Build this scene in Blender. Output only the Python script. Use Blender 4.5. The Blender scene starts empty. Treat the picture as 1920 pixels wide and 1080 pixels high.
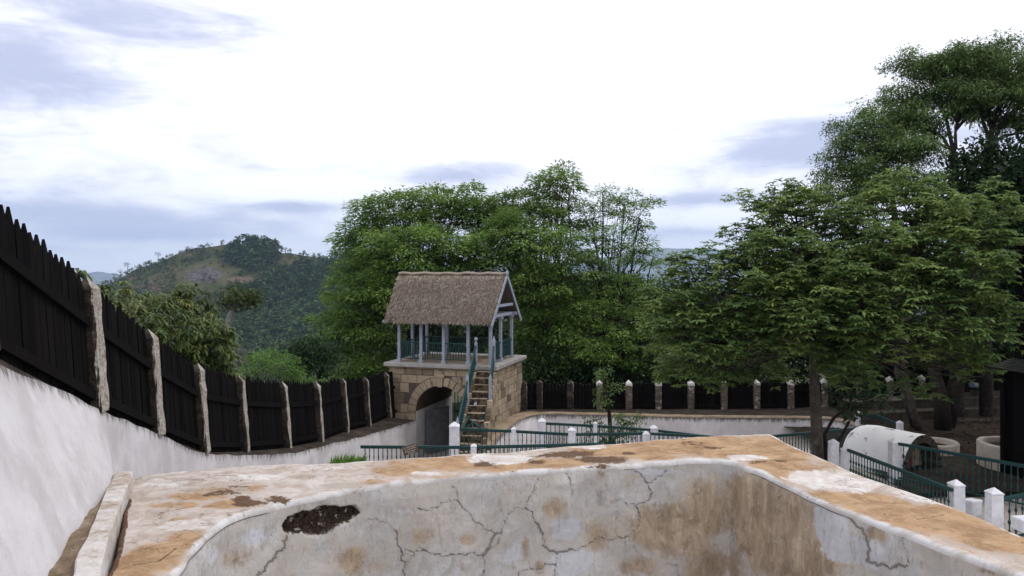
import bpy, math, random
import numpy as np
from mathutils import Vector, noise as mnoise

random.seed(7)
RNG = np.random.default_rng(11)
SC = bpy.context.scene
COL = SC.collection
R = math.radians

# ------------------------------------------------------------------ camera
F = 1400.0                      # focal length in photograph pixels (1920 wide)
HZ = 510.0                      # photograph row of the horizon
cam_d = bpy.data.cameras.new('camera')
cam = bpy.data.objects.new('camera', cam_d); COL.objects.link(cam)
cam.location = (0, 0, 0); cam.rotation_euler = (R(90), 0, 0)
cam_d.sensor_width = 36.0; cam_d.lens = F / 1920 * 36
cam_d.shift_y = -(540 - HZ) / 1920
cam_d.clip_start = 0.05; cam_d.clip_end = 30000
SC.camera = cam

# ------------------------------------------------------------------ exposure
SC.view_settings.view_transform = 'Standard'
SC.view_settings.look = 'None'
SC.view_settings.exposure = 0.05
SC.view_settings.gamma = 1.0
SC.view_settings.use_curve_mapping = False
SUN_EL, SUN_AZ = 58.0, 75.0     # azimuth measured from +Y towards +X

# ------------------------------------------------------------------ node helper
class NT:
    def __init__(s, tree):
        s.t = tree; s.t.nodes.clear()
    def n(s, typ, ins=None, **props):
        nd = s.t.nodes.new(typ)
        for k, v in props.items(): setattr(nd, k, v)
        for k, v in (ins or {}).items():
            sock = nd.inputs[k]
            if isinstance(v, bpy.types.NodeSocket): s.t.links.new(v, sock)
            else:
                if isinstance(v, (tuple, list)) and sock.type == 'RGBA' and len(v) == 3: v = (*v, 1)
                sock.default_value = v
        return nd
    def l(s, a, b): s.t.links.new(a, b)
    def math(s, op, a, b=None, c=None, clamp=False):
        ins = {0: a}
        if b is not None: ins[1] = b
        if c is not None: ins[2] = c
        return s.n('ShaderNodeMath', ins, operation=op, use_clamp=clamp).outputs[0]
    def noise(s, vec, scale, detail=4, rough=.55, dist=0):
        return s.n('ShaderNodeTexNoise', {'Vector': vec, 'Scale': scale, 'Detail': detail, 'Roughness': rough, 'Distortion': dist}).outputs[0]
    def step(s, v, a, b):
        return s.n('ShaderNodeMapRange', {0: v, 1: a, 2: b, 3: 0.0, 4: 1.0}, interpolation_type='SMOOTHSTEP').outputs[0]
    def mix(s, f, a, b, mode='MIX'):
        nd = s.t.nodes.new('ShaderNodeMix'); nd.data_type = 'RGBA'; nd.blend_type = mode
        for idx, v in ((0, f), (6, a), (7, b)):
            if isinstance(v, bpy.types.NodeSocket): s.t.links.new(v, nd.inputs[idx])
            else: nd.inputs[idx].default_value = (*v, 1) if isinstance(v, (tuple, list)) and len(v) == 3 else v
        return nd.outputs[2]
    def attr(s, name): return s.n('ShaderNodeAttribute', attribute_name=name).outputs['Fac']
    def mapping(s, vec, scale=(1, 1, 1), loc=(0, 0, 0), rot=(0, 0, 0)):
        return s.n('ShaderNodeMapping', {'Vector': vec, 'Scale': scale, 'Location': loc, 'Rotation': rot}).outputs[0]

def material(name):
    m = bpy.data.materials.new(name); m.use_nodes = True
    t = NT(m.node_tree)
    out = t.n('ShaderNodeOutputMaterial')
    bs = t.n('ShaderNodeBsdfPrincipled')
    t.l(bs.outputs[0], out.inputs[0])
    return m, t, bs, out
def setp(t, bs, col, rough=.85, bump=None, bstr=.3, bdist=.02, spec=.25):
    for key, v in (('Base Color', col), ('Roughness', rough)):
        if isinstance(v, bpy.types.NodeSocket): t.l(v, bs.inputs[key])
        else: bs.inputs[key].default_value = (*v, 1) if isinstance(v, (tuple, list)) else v
    bs.inputs['Specular IOR Level'].default_value = spec
    if bump is not None:
        b = t.n('ShaderNodeBump', {'Height': bump, 'Strength': bstr, 'Distance': bdist})
        t.l(b.outputs[0], bs.inputs['Normal'])

# ------------------------------------------------------------------ world : overcast sky
W = bpy.data.worlds.new('World'); SC.world = W; W.use_nodes = True
t = NT(W.node_tree)
gen = t.n('ShaderNodeTexCoord').outputs['Generated']
sky = t.n('ShaderNodeTexSky', sky_type='NISHITA', sun_disc=False, sun_elevation=R(SUN_EL), sun_rotation=R(SUN_AZ),
          altitude=1200, air_density=1.0, dust_density=2.0, ozone_density=1.0).outputs[0]
sep = t.n('ShaderNodeSeparateXYZ', {0: gen})
el = t.math('ARCSINE', sep.outputs[2]); az = t.math('ARCTAN2', sep.outputs[0], sep.outputs[1])
# cloud decks seen in perspective : noise over direction / height
zz = t.math('MAXIMUM', t.math('ADD', sep.outputs[2], .10), .06)
cu = t.math('DIVIDE', sep.outputs[0], zz); cv = t.math('DIVIDE', sep.outputs[1], zz)
cvec = t.n('ShaderNodeCombineXYZ', {0: cu, 1: cv, 2: 0.3}).outputs[0]
n1 = t.noise(cvec, 1.15, 8, .62, .4)
avec = t.n('ShaderNodeCombineXYZ', {0: az, 1: t.math('MULTIPLY', el, 3.4), 2: 1.7}).outputs[0]
n2 = t.noise(avec, 7.0, 8, .6, .6)
n3 = t.noise(avec, 22.0, 5, .6, .3)
nn = t.math('ADD', t.math('MULTIPLY', n2, .7), t.math('MULTIPLY', n3, .3))
def blob(a0, e0, ra, re):
    dx = t.math('DIVIDE', t.math('SUBTRACT', az, a0), ra); dy = t.math('DIVIDE', t.math('SUBTRACT', el, e0), re)
    r2 = t.math('ADD', t.math('MULTIPLY', dx, dx), t.math('MULTIPLY', dy, dy))
    return t.math('EXPONENT', t.math('MULTIPLY', r2, -1.0))
def dirpx(x, y): return math.atan((x - 960) / F), math.atan((HZ - y) / math.hypot(F, x - 960))
field = None
for (x, y, rx, ry, s) in [(230, 20, 260, 55, 1.0), (30, 130, 200, 50, 1.0), (80, 400, 210, 20, .9), (280, 438, 150, 14, .75), (560, 388, 110, 12, .95),
                          (860, 325, 160, 24, 1.0), (1480, 285, 130, 44, 1.0), (1320, 372, 130, 18, 1.0), (1180, 75, 60, 18, .35), (540, 420, 160, 26, .6),
                          (1290, 435, 160, 12, .7), (1560, 240, 120, 22, .5), (300, 470, 300, 10, .35), (2300, 200, 500, 120, .9), (-600, 250, 500, 150, .9)]:
    a0, e0 = dirpx(x, y)
    b = t.math('MULTIPLY', blob(a0, e0, rx / F, ry / F), s)
    field = b if field is None else t.math('ADD', field, b)
dens = t.math('ADD', t.math('MULTIPLY', field, .80), t.math('MULTIPLY', t.math('SUBTRACT', nn, .5), 1.9))
dens = t.step(dens, .0, 1.0)
wis = t.step(n1, .56, .80)
white = t.mix(t.math('MULTIPLY', wis, .16), (14.0, 14.0, 14.6), (10.4, 10.7, 12.4))
cl = t.mix(dens, white, (6.5, 6.9, 9.1))
low = t.step(el, .10, -.02)
cl = t.mix(t.math('MULTIPLY', low, .35), cl, (12.5, 13.2, 15.0))
skyc = t.mix(.93, sky, cl)
ground = t.step(el, -.005, -.03)
skyc = t.mix(ground, skyc, (1.2, 1.5, 1.5))
bg = t.n('ShaderNodeBackground', {'Color': skyc, 'Strength': .1})
t.l(bg.outputs[0], t.n('ShaderNodeOutputWorld').inputs[0])

sd = bpy.data.lights.new('sun', 'SUN'); so = bpy.data.objects.new('sun', sd); COL.objects.link(so)
sd.energy = 1.1; sd.angle = R(14); sd.color = (1, .955, .89)
so.rotation_euler = (R(90 - SUN_EL), 0, R(180 - SUN_AZ)); so.location = (30, 10, 60)

# ------------------------------------------------------------------ projection helpers
def at(px, py, d): return np.array([(px - 960) / F * d, d, -(py - HZ) / F * d])
def onz(px, py, z):
    d = -z * F / (py - HZ); return np.array([(px - 960) / F * d, d, z])
def proj(v): return np.stack([960 + v[..., 0] / v[..., 1] * F, HZ - v[..., 2] / v[..., 1] * F], -1)

# ------------------------------------------------------------------ object helpers
ORG = {}
def tag(o, label=None, cat=None, group=None, kind=None):
    if label: o['label'] = label
    if cat: o['category'] = cat
    if group: o['group'] = group
    if kind: o['kind'] = kind
    return o
def thing(name, loc, label, cat, group=None):
    o = bpy.data.objects.new(name, None); COL.objects.link(o)
    o.location = tuple(float(c) for c in loc); o.empty_display_size = .2
    ORG[o] = np.array(o.location)
    return tag(o, label, cat, group)
def link_mesh(me, name, mat, parent, origin):
    o = bpy.data.objects.new(name, me); COL.objects.link(o)
    if mat is not None: me.materials.append(mat)
    if parent is not None:
        o.parent = parent; o.location = tuple(origin - ORG[parent])
    else: o.location = tuple(origin)
    ORG[o] = np.array(origin, float)
    return o
def copy_part(o, parent, world_loc, scale=None, rot=None):
    c = o.copy(); COL.objects.link(c); c.parent = parent
    c.location = tuple(np.array(world_loc) - ORG[parent])
    if scale: c.scale = scale
    if rot: c.rotation_euler = rot
    ORG[c] = np.array(world_loc, float)
    return c

def np_mesh(name, verts, faces_list, smooth=False, attrs=None):
    """faces_list : list of int arrays (n,k)"""
    me = bpy.data.meshes.new(name)
    verts = np.asarray(verts, np.float32)
    me.vertices.add(len(verts)); me.vertices.foreach_set('co', verts.ravel())
    tot = np.concatenate([np.full(len(f), f.shape[1], np.int32) for f in faces_list])
    idx = np.concatenate([np.asarray(f, np.int32).ravel() for f in faces_list])
    st = np.concatenate([[0], np.cumsum(tot)[:-1]]).astype(np.int32)
    me.loops.add(len(idx)); me.loops.foreach_set('vertex_index', idx)
    me.polygons.add(len(tot)); me.polygons.foreach_set('loop_start', st); me.polygons.foreach_set('loop_total', tot)
    me.polygons.foreach_set('use_smooth', np.full(len(tot), smooth, bool))
    for k, a in (attrs or {}).items():
        at_ = me.attributes.new(k, 'FLOAT', 'POINT'); at_.data.foreach_set('value', np.asarray(a, np.float32))
    me.update(); me.validate()
    return me

class MB:
    def __init__(s): s.v = []; s.f = []; s.a = []
    def add(s, verts, faces, a=0.0):
        o = len(s.v); s.v += [tuple(map(float, p)) for p in verts]; s.a += [a] * len(verts)
        s.f += [tuple(i + o for i in f) for f in faces]; return s
    def hexa(s, b, tp, a=0.0):
        """b,tp : four bottom and four top points, both counter-clockwise from above"""
        return s.add(list(b) + list(tp), [(3, 2, 1, 0), (4, 5, 6, 7), (0, 1, 5, 4), (1, 2, 6, 5), (2, 3, 7, 6), (3, 0, 4, 7)], a)
    def box(s, c, size, ex=(1, 0, 0), ey=None, ez=(0, 0, 1), a=0.0):
        c = np.array(c, float); ex = np.array(ex, float); ez = np.array(ez, float)
        ex = ex / np.linalg.norm(ex); ez = ez / np.linalg.norm(ez)
        ey = np.cross(ez, ex) if ey is None else np.array(ey, float)
        hx, hy, hz = ex * size[0] / 2, ey * size[1] / 2, ez * size[2] / 2
        b = [c - hx - hy - hz, c + hx - hy - hz, c + hx + hy - hz, c - hx + hy - hz]
        return s.hexa(b, [p + 2 * hz for p in b], a)
    def bar(s, p, q, w, h, up=(0, 0, 1), a=0.0):
        p = np.array(p, float); q = np.array(q, float); d = q - p; L = np.linalg.norm(d); d /= L
        up = np.array(up, float); sd_ = np.cross(d, up)
        if np.linalg.norm(sd_) < 1e-3: sd_ = np.cross(d, (0, 1, 0))
        sd_ /= np.linalg.norm(sd_); u = np.cross(sd_, d)
        return s.box((p + q) / 2, (L, w, h), d, -sd_, u, a)
    def tube(s, path, radii, n=8, cap=True, a=0.0):
        path = np.array(path, float); k = len(path)
        radii = np.broadcast_to(radii, (k,))
        tg = np.gradient(path, axis=0); tg /= np.linalg.norm(tg, axis=1)[:, None] + 1e-9
        ref = np.array([0.31, 0.17, 0.05]) if abs(tg[0][2]) > .8 else np.array([0, 0, 1.])
        vs = []
        for i in range(k):
            sx = np.cross(tg[i], ref); sx /= np.linalg.norm(sx) + 1e-9; sy = np.cross(sx, tg[i])
            for j in range(n):
                an = 2 * math.pi * j / n
                vs.append(path[i] + radii[i] * (math.cos(an) * sx + math.sin(an) * sy))
        fs = [(i * n + j, i * n + (j + 1) % n, (i + 1) * n + (j + 1) % n, (i + 1) * n + j) for i in range(k - 1) for j in range(n)]
        if cap: fs += [tuple(range(n - 1, -1, -1)), tuple((k - 1) * n + j for j in range(n))]
        return s.add(vs, fs, a)
    def lathe(s, prof, c, n=10, a=0.0):
        """prof : list of (radius, z) from bottom to top"""
        c = np.array(c, float); vs = []
        for r, z in prof:
            for j in range(n):
                an = 2 * math.pi * j / n; vs.append(c + (r * math.cos(an), r * math.sin(an), z))
        k = len(prof)
        fs = [(i * n + j, i * n + (j + 1) % n, (i + 1) * n + (j + 1) % n, (i + 1) * n + j) for i in range(k - 1) for j in range(n)]
        fs += [tuple(range(n - 1, -1, -1)), tuple((k - 1) * n + j for j in range(n))]
        return s.add(vs, fs, a)
    def build(s, name, mat, parent=None, smooth=False, origin=None, bevel=0.0):
        v = np.array(s.v)
        if origin is None:
            origin = ORG[parent] if parent is not None else np.array([(v[:, 0].min() + v[:, 0].max()) / 2, (v[:, 1].min() + v[:, 1].max()) / 2, v[:, 2].min()])
        me = bpy.data.meshes.new(name); me.from_pydata([tuple(p) for p in v - origin], [], s.f)
        at_ = me.attributes.new('var', 'FLOAT', 'POINT'); at_.data.foreach_set('value', np.array(s.a, np.float32))
        if smooth: me.polygons.foreach_set('use_smooth', np.ones(len(me.polygons), bool))
        me.validate(); me.update()
        o = link_mesh(me, name, mat, parent, np.array(origin, float))
        if bevel:
            b = o.modifiers.new('bevel', 'BEVEL'); b.width = bevel; b.segments = 2; b.limit_method = 'ANGLE'
        return o
def grid_faces(n, m, closed=False):
    """n columns, m rows per column"""
    i, j = np.meshgrid(np.arange(n - (0 if closed else 1)), np.arange(m - 1), indexing='ij')
    a = i * m + j; b = ((i + 1) % n) * m + j
    return np.stack([a, b, b + 1, a + 1], -1).reshape(-1, 4)
def resample(keys, step, smooth=2):
    """several matched polylines (list of (k,d) arrays) -> evenly spaced along the first, Catmull-Rom"""
    K = [np.array(k, float) for k in keys]
    seg = np.linalg.norm(np.diff(K[0][:, :2], axis=0), axis=1)
    n = np.maximum(1, np.round(seg / step)).astype(int)
    outs = [[] for _ in K]
    for i in range(len(seg)):
        for q in range(n[i]):
            u = q / n[i]
            for o, k in zip(outs, K):
                p0 = k[max(i - 1, 0)]; p1 = k[i]; p2 = k[i + 1]; p3 = k[min(i + 2, len(k) - 1)]
                o.append(.5 * ((2 * p1) + (-p0 + p2) * u + (2 * p0 - 5 * p1 + 4 * p2 - p3) * u * u + (-p0 + 3 * p1 - 3 * p2 + p3) * u ** 3))
    for o, k in zip(outs, K): o.append(k[-1])
    return [np.array(o) for o in outs]
def nz(p, s, seed=0.0): return mnoise.noise(Vector((p[0] * s + seed, p[1] * s - seed, p[2] * s + 2 * seed)))
def nzv(V, s, seed=0.0): return np.array([nz(p, s, seed) for p in V])

# ------------------------------------------------------------------ materials
def tex_pos(t):                   # true position of the surface, in metres
    return t.n('ShaderNodeNewGeometry').outputs['Position']

def mat_whitewash(sx=.4, g=1.0):
    m, t, bs, _ = material('whitewashed_wall')
    p = tex_pos(t); e = t.attr('edge')
    st = t.mapping(p, (sx, 3.2, .9))
    col = t.mix(t.step(t.noise(t.mapping(p, (.5, 1, .7)), 1.5, 7, .66), .38, .62), (.48 * g, .455 * g, .465 * g), (.595 * g, .575 * g, .595 * g))
    col = t.mix(t.math('MULTIPLY', t.step(t.noise(st, 1.0, 6, .65),   .46, .70), .35), col, (.50, .465, .465))
    col = t.mix(t.math('MULTIPLY', t.step(t.noise(t.mapping(p, (.5, 1, .6)), 4.0, 6, .7), .54, .70), .45), col, (.68, .67, .69))
    col = t.mix(t.math('MULTIPLY', t.step(t.noise(t.mapping(p, (sx * 1.6, 9, 2.5)), 1.0, 5, .7), .66, .76), .35), col, (.46, .38, .36))
    # black mould creeping down from the coping
    en = t.math('SUBTRACT', t.math('MULTIPLY', t.noise(t.mapping(p, (sx * 1.6, 9, 2.2)), 1.3, 6, .7), .55), e)
    col = t.mix(t.math('MULTIPLY', t.step(en, .17, .34), .85), col, (.06, .05, .045))
    col = t.mix(t.math('MULTIPLY', t.step(t.noise(p, 22, 4, .6), .70, .76), .5), col, (.25, .2, .17))
    bmp = t.math('ADD', t.math('MULTIPLY', t.noise(p, 3.0, 5, .6), .8), t.math('MULTIPLY', t.noise(p, 22, 4, .65), .25))
    setp(t, bs, col, .9, bmp, .45, .04)
    return m
def mat_rim():
    m, t, bs, _ = material('stained_lime_rim')
    p = tex_pos(t)
    big = t.noise(p, 1.1, 6, .62, .5); mid = t.noise(p, 4.0, 7, .68, .7); fine = t.noise(p, 26, 5, .7); vfine = t.noise(p, 90, 3, .7)
    rag = t.math('ADD', t.math('MULTIPLY', t.math('SUBTRACT', mid, .5), 1.3), t.math('MULTIPLY', t.math('SUBTRACT', fine, .5), .5))
    pale = t.mix(t.step(mid, .35, .68), (.37, .30, .25), (.55, .50, .475))
    pale = t.mix(t.math('MULTIPLY', t.step(t.noise(p, 7, 6, .7), .55, .72), .5), pale, (.40, .32, .25))
    och = t.mix(t.step(t.noise(p, 3.2, 7, .7, .6), .34, .68), (.25, .15, .08), (.43, .285, .165))
    och = t.mix(t.math('MULTIPLY', t.step(fine, .50, .74), .6), och, (.50, .36, .235))
    och = t.mix(t.math('MULTIPLY', t.step(t.noise(p, 9, 6, .7), .60, .75), .55), och, (.20, .10, .048))
    fo = t.step(t.math('ADD', t.attr('ochre'), t.math('MULTIPLY', rag, 1.0)), .20, .52)
    col = t.mix(fo, pale, och)
    fw = t.step(t.math('ADD', t.attr('white'), t.math('MULTIPLY', rag, .55)), .40, .52)
    wh = t.mix(t.step(mid, .38, .66), (.48, .42, .38), (.62, .595, .585))
    col = t.mix(fw, col, wh)
    fg = t.step(t.math('ADD', t.attr('grey'), t.math('MULTIPLY', rag, .5)), .40, .52)
    col = t.mix(t.math('MULTIPLY', fg, .8), col, (.36, .32, .28))
    rim_edge = t.step(t.math('ADD', t.math('ADD', t.attr('lip'), t.math('MULTIPLY', rag, .9)), t.math('MULTIPLY', t.math('SUBTRACT', t.noise(p, 1.3, 3, .5), .5), 1.6)), .42, .78)
    col = t.mix(rim_edge, col, t.mix(t.step(mid, .38, .62), (.42, .39, .37), (.56, .55, .56)))
    fm = t.step(t.math('ADD', t.attr('moss'), t.math('MULTIPLY', rag, 1.1)), .33, .47)
    ms = t.mix(t.step(vfine, .35, .65), (.045, .026, .016), (.17, .095, .055))
    col = t.mix(fm, col, ms)
    fs = t.step(t.noise(t.mapping(p, (1, 2.2, 1)), 2.2, 8, .8, 1.2), .68, .72)
    col = t.mix(t.math('MULTIPLY', fs, .7), col, (.13, .07, .04))
    fc = t.step(t.math('ADD', t.attr('crack'), t.math('MULTIPLY', t.math('SUBTRACT', fine, .5), .035)), .014, .004)
    col = t.mix(t.math('MULTIPLY', fc, .85), col, (.08, .055, .04))
    vein = t.math('ABSOLUTE', t.math('SUBTRACT', t.noise(p, 2.6, 6, .62, 1.4), .5))
    vmask = t.step(t.noise(p, 1.7, 3, .5), .50, .62)
    fv = t.math('MULTIPLY', t.step(vein, .011, .002), vmask)
    col = t.mix(t.math('MULTIPLY', fv, .75), col, (.10, .06, .038))
    fl = t.step(t.noise(p, 13, 6, .75, .5), .63, .67)
    col = t.mix(t.math('MULTIPLY', fl, t.math('MULTIPLY', t.step(big, .45, .6), .6)), col, (.58, .52, .46))
    gr = t.step(vfine, .66, .74)
    col = t.mix(t.math('MULTIPLY', gr, .4), col, (.16, .10, .06))
    h = t.math('ADD', t.math('MULTIPLY', mid, .6), t.math('MULTIPLY', fine, .35))
    h = t.math('SUBTRACT', h, t.math('MULTIPLY', fv, .4))
    h = t.math('ADD', h, t.math('MULTIPLY', fm, .35)); h = t.math('ADD', h, t.math('MULTIPLY', vfine, .12))
    h = t.math('ADD', h, t.math('MULTIPLY', fw, .12)); h = t.math('SUBTRACT', h, t.math('MULTIPLY', fc, .8))
    setp(t, bs, col, .92, h, .5, .03)
    for l_ in list(bs.inputs['Normal'].links):
        t.l(t.math('SUBTRACT', .5, t.math('MULTIPLY', t.attr('lip'), .42)), l_.from_node.inputs['Strength'])
    return m
def mat_basin():
    m, t, bs, _ = material('cracked_basin_plaster')
    p = tex_pos(t)
    mid = t.noise(p, 3.2, 7, .68, .6); fine = t.noise(p, 24, 5, .7); vfine = t.noise(p, 80, 3, .7)
    rag = t.math('ADD', t.math('MULTIPLY', t.math('SUBTRACT', mid, .5), 1.2), t.math('MULTIPLY', t.math('SUBTRACT', fine, .5), .45))
    strk = t.noise(t.mapping(p, (4.2, 4.2, 1.15)), 1.6, 8, .75, .5)
    pl = t.mix(t.step(mid, .36, .66), (.40, .385, .375), (.57, .56, .57))
    pl = t.mix(t.math('MULTIPLY', t.step(t.noise(p, 1.6, 6, .65), .42, .66), .5), pl, (.30, .285, .27))
    pl = t.mix(t.math('MULTIPLY', t.step(strk, .52, .75), .3), pl, (.58, .58, .60))
    pl = t.mix(t.math('MULTIPLY', t.step(t.noise(t.mapping(p, (1, 1, .7)), 1.3, 6, .66, .4), .42, .64), .50), pl, (.46, .395, .33))
    och = t.mix(t.step(strk, .32, .70), (.235, .17, .112), (.50, .395, .285))
    och = t.mix(t.math('MULTIPLY', t.step(t.noise(p, 2.6, 7, .7, .8), .48, .62), .75), och, (.19, .135, .085))
    och = t.mix(t.math('MULTIPLY', t.step(t.noise(p, 8, 7, .75, .8), .56, .66), .6), och, (.135, .10, .072))
    och = t.mix(t.math('MULTIPLY', t.step(fine, .56, .74), .4), och, (.52, .44, .33))
    rs = t.math('ADD', t.math('MULTIPLY', rag, .8), t.math('MULTIPLY', t.math('SUBTRACT', strk, .5), .9))
    fo = t.step(t.math('ADD', t.attr('ochre'), rs), .28, .60)
    col = t.mix(t.math('MULTIPLY', fo, .93), pl, och)
    fg = t.step(t.math('ADD', t.attr('grey'), rs), .45, .75)
    col = t.mix(t.math('MULTIPLY', fg, .65), col, (.21, .20, .20))
    fw = t.step(t.math('ADD', t.attr('white'), t.math('MULTIPLY', rag, .5)), .40, .54)
    col = t.mix(fw, col, t.mix(t.step(mid, .35, .7), (.44, .44, .47), (.57, .575, .61)))
    cr = t.math('ADD', t.attr('crack'), t.math('MULTIPLY', t.math('SUBTRACT', t.noise(p, 16, 6, .8), .5), .030))
    halo = t.step(cr, .03, .006)
    col = t.mix(t.math('MULTIPLY', halo, .22), col, (.27, .255, .25))
    fc = t.step(cr, .004, -.002)
    wide = t.step(t.attr('crack'), -.004, -.009)
    col = t.mix(t.math('MULTIPLY', fc, .85), col, t.mix(wide, (.12, .095, .085), (.20, .185, .18)))
    vein = t.math('ABSOLUTE', t.math('SUBTRACT', t.noise(p, 2.2, 7, .66, 1.2), .5))
    vmask = t.step(t.noise(p, 1.5, 3, .5), .48, .60)
    fv = t.math('MULTIPLY', t.step(vein, .006, .001), vmask)
    col = t.mix(t.math('MULTIPLY', fv, .6), col, (.16, .13, .115))
    sc = t.step(t.noise(t.mapping(p, (16, 16, 5)), 1, 7, .8), .54, .62)
    col = t.mix(t.math('MULTIPLY', sc, .4), col, (.235, .18, .13))
    fk = t.step(t.noise(p, 9, 7, .75, .6), .60, .64)
    col = t.mix(t.math('MULTIPLY', fk, .32), col, (.64, .63, .64))
    hole = t.step(t.math('ADD', t.attr('hole'), t.math('MULTIPLY', t.math('SUBTRACT', t.noise(p, 12, 6, .75), .5), .13)), -.010, .006)
    hc = t.mix(t.step(t.noise(p, 30, 4, .8), .42, .62), (.02, .015, .012), (.11, .068, .046))
    hc = t.mix(t.step(t.noise(p, 13, 2, .5), .63, .655), hc, (.40, .36, .33))
    col = t.mix(hole, col, hc)
    sp = t.step(t.noise(p, 45, 4, .7), .70, .76)
    col = t.mix(t.math('MULTIPLY', sp, .5), col, (.2, .14, .1))
    h = t.math('ADD', t.math('MULTIPLY', mid, .55), t.math('MULTIPLY', fine, .45))
    h = t.math('SUBTRACT', h, t.math('MULTIPLY', fc, .9)); h = t.math('ADD', h, t.math('MULTIPLY', t.math('MULTIPLY', hole, t.noise(p, 40, 4, .8)), 3.0))
    h = t.math('ADD', h, t.math('MULTIPLY', fw, .15))
    setp(t, bs, col, .85, h, .55, .025)
    return m
def mat_pillar():
    m, t, bs, _ = material('dark_sided_whitewashed_pillar')
    p = tex_pos(t); g = t.n('ShaderNodeNewGeometry')
    rnd = t.n('ShaderNodeObjectInfo').outputs['Random']
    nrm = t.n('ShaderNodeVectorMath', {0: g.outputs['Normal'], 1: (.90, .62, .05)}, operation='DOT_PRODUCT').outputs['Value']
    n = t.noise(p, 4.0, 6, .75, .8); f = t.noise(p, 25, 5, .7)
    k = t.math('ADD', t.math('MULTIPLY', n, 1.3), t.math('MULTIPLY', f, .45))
    k = t.math('ADD', k, t.math('MULTIPLY', nrm, .62))  # left and front faces come out darker, right-hand faces paler
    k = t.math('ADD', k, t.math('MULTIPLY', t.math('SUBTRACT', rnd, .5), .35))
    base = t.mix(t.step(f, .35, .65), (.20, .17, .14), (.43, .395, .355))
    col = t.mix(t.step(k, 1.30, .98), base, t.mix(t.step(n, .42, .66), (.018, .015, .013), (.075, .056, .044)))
    col = t.mix(t.math('MULTIPLY', t.step(t.noise(p, 9, 5, .7), .58, .66), .45), col, (.12, .092, .072))
    setp(t, bs, col, .93, t.math('ADD', n, t.math('MULTIPLY', f, .5)), .7, .03)
    return m
def mat_pillar_bright():
    m, t, bs, _ = material('peeling_white_pillar')
    p = tex_pos(t); tip = t.attr('var')
    n = t.noise(p, 6, 6, .75, .6); f = t.noise(p, 30, 4, .7)
    k = t.math('ADD', t.math('MULTIPLY', n, 1.2), t.math('MULTIPLY', tip, .55))
    col = t.mix(t.step(k, .62, .86), t.mix(t.step(f, .4, .6), (.05, .04, .035), (.17, .125, .10)), (.62, .60, .58))
    setp(t, bs, col, .93, n, .6, .03)
    return m
def mat_wood_black():
    m, t, bs, _ = material('tarred_black_wood')
    p = tex_pos(t); v = t.attr('var')
    g = t.noise(t.mapping(p, (28, 28, 1.2)), 1, 5, .6)
    c = t.mix(v, (.0030, .0026, .0030), (.0075, .0065, .0068))
    c = t.mix(t.math('MULTIPLY', t.step(g, .5, .75), .6), c, (.012, .0105, .0105))
    c = t.mix(t.math('MULTIPLY', t.step(t.noise(t.mapping(p, (14, 14, 3)), 1, 5, .7), .68, .76), .5), c, (.045, .04, .037))
    setp(t, bs, c, .85, g, .4, .01, .04)
    return m
def mat_painted(name, a, b, rough=.6, scale=12, wear=(.25, .22, .2), wf=.4, spec=.3):
    m, t, bs, _ = material(name)
    p = tex_pos(t)
    n = t.noise(p, scale, 6, .7)
    c = t.mix(t.step(n, .35, .65), a, b)
    c = t.mix(t.math('MULTIPLY', t.step(t.noise(p, scale * 2.3, 5, .75), .62, .70), wf), c, wear)
    setp(t, bs, c, rough, n, .25, .01, spec)
    return m
def mat_thatch():
    m, t, bs, _ = material('dry_reed_thatch')
    v = t.attr('var'); p = tex_pos(t)
    n = t.noise(p, 2.2, 5, .6); f = t.noise(p, 30, 3, .6)
    c = t.n('ShaderNodeValToRGB', {'Fac': v}); r = c.color_ramp
    r.elements[0].color = (.065, .053, .044, 1); r.elements[1].color = (.44, .375, .31, 1)
    e = r.elements.new(.45); e.color = (.19, .155, .128, 1)
    c2 = t.mix(t.math('MULTIPLY', t.step(n, .42, .68), .4), c.outputs[0], (.13, .095, .08))
    setp(t, bs, c2, .95, f, .3, .01, .1)
    return m
def mat_block():
    m, t, bs, _ = material('dressed_stone')
    v = t.attr('var'); p = tex_pos(t)
    c = t.n('ShaderNodeValToRGB', {'Fac': v}); r = c.color_ramp
    r.elements[0].color = (.085, .068, .052, 1); r.elements[1].color = (.46, .385, .285, 1)
    for pos, cc in ((.2, (.17, .125, .088, 1)), (.4, (.32, .25, .18, 1)), (.65, (.40, .32, .225, 1)), (.85, (.29, .235, .175, 1))):
        e = r.elements.new(pos); e.color = cc
    n = t.noise(p, 9, 6, .7); f = t.noise(p, 60, 4, .7)
    c2 = t.mix(t.math('MULTIPLY', t.step(n, .5, .72), .45), c.outputs[0], (.20, .16, .125))
    c2 = t.mix(t.math('MULTIPLY', t.step(t.noise(p, 3, 6, .7), .50, .66), .7), c2, (.10, .082, .066))
    setp(t, bs, c2, .93, t.math('ADD', n, t.math('MULTIPLY', f, .4)), .5, .02, .15)
    return m
def mat_simple_noise(name, stops, scale=3, scale2=20, rough=.95, bstr=.5, bdist=.03, spec=.15):
    m, t, bs, _ = material(name)
    p = tex_pos(t)
    n = t.noise(p, scale, 7, .7, .4); f = t.noise(p, scale2, 5, .7)
    k = t.math('ADD', t.math('MULTIPLY', n, .65), t.math('MULTIPLY', f, .35))
    c = t.n('ShaderNodeValToRGB', {'Fac': k}); r = c.color_ramp
    r.elements[0].position = .34; r.elements[1].position = .66
    r.elements[0].color = (*stops[0], 1); r.elements[1].color = (*stops[-1], 1)
    for i, s in enumerate(stops[1:-1]):
        e = r.elements.new(.34 + .32 * (i + 1) / (len(stops) - 1)); e.color = (*s, 1)
    setp(t, bs, c.outputs[0], rough, k, bstr, bdist, spec)
    return m
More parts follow.
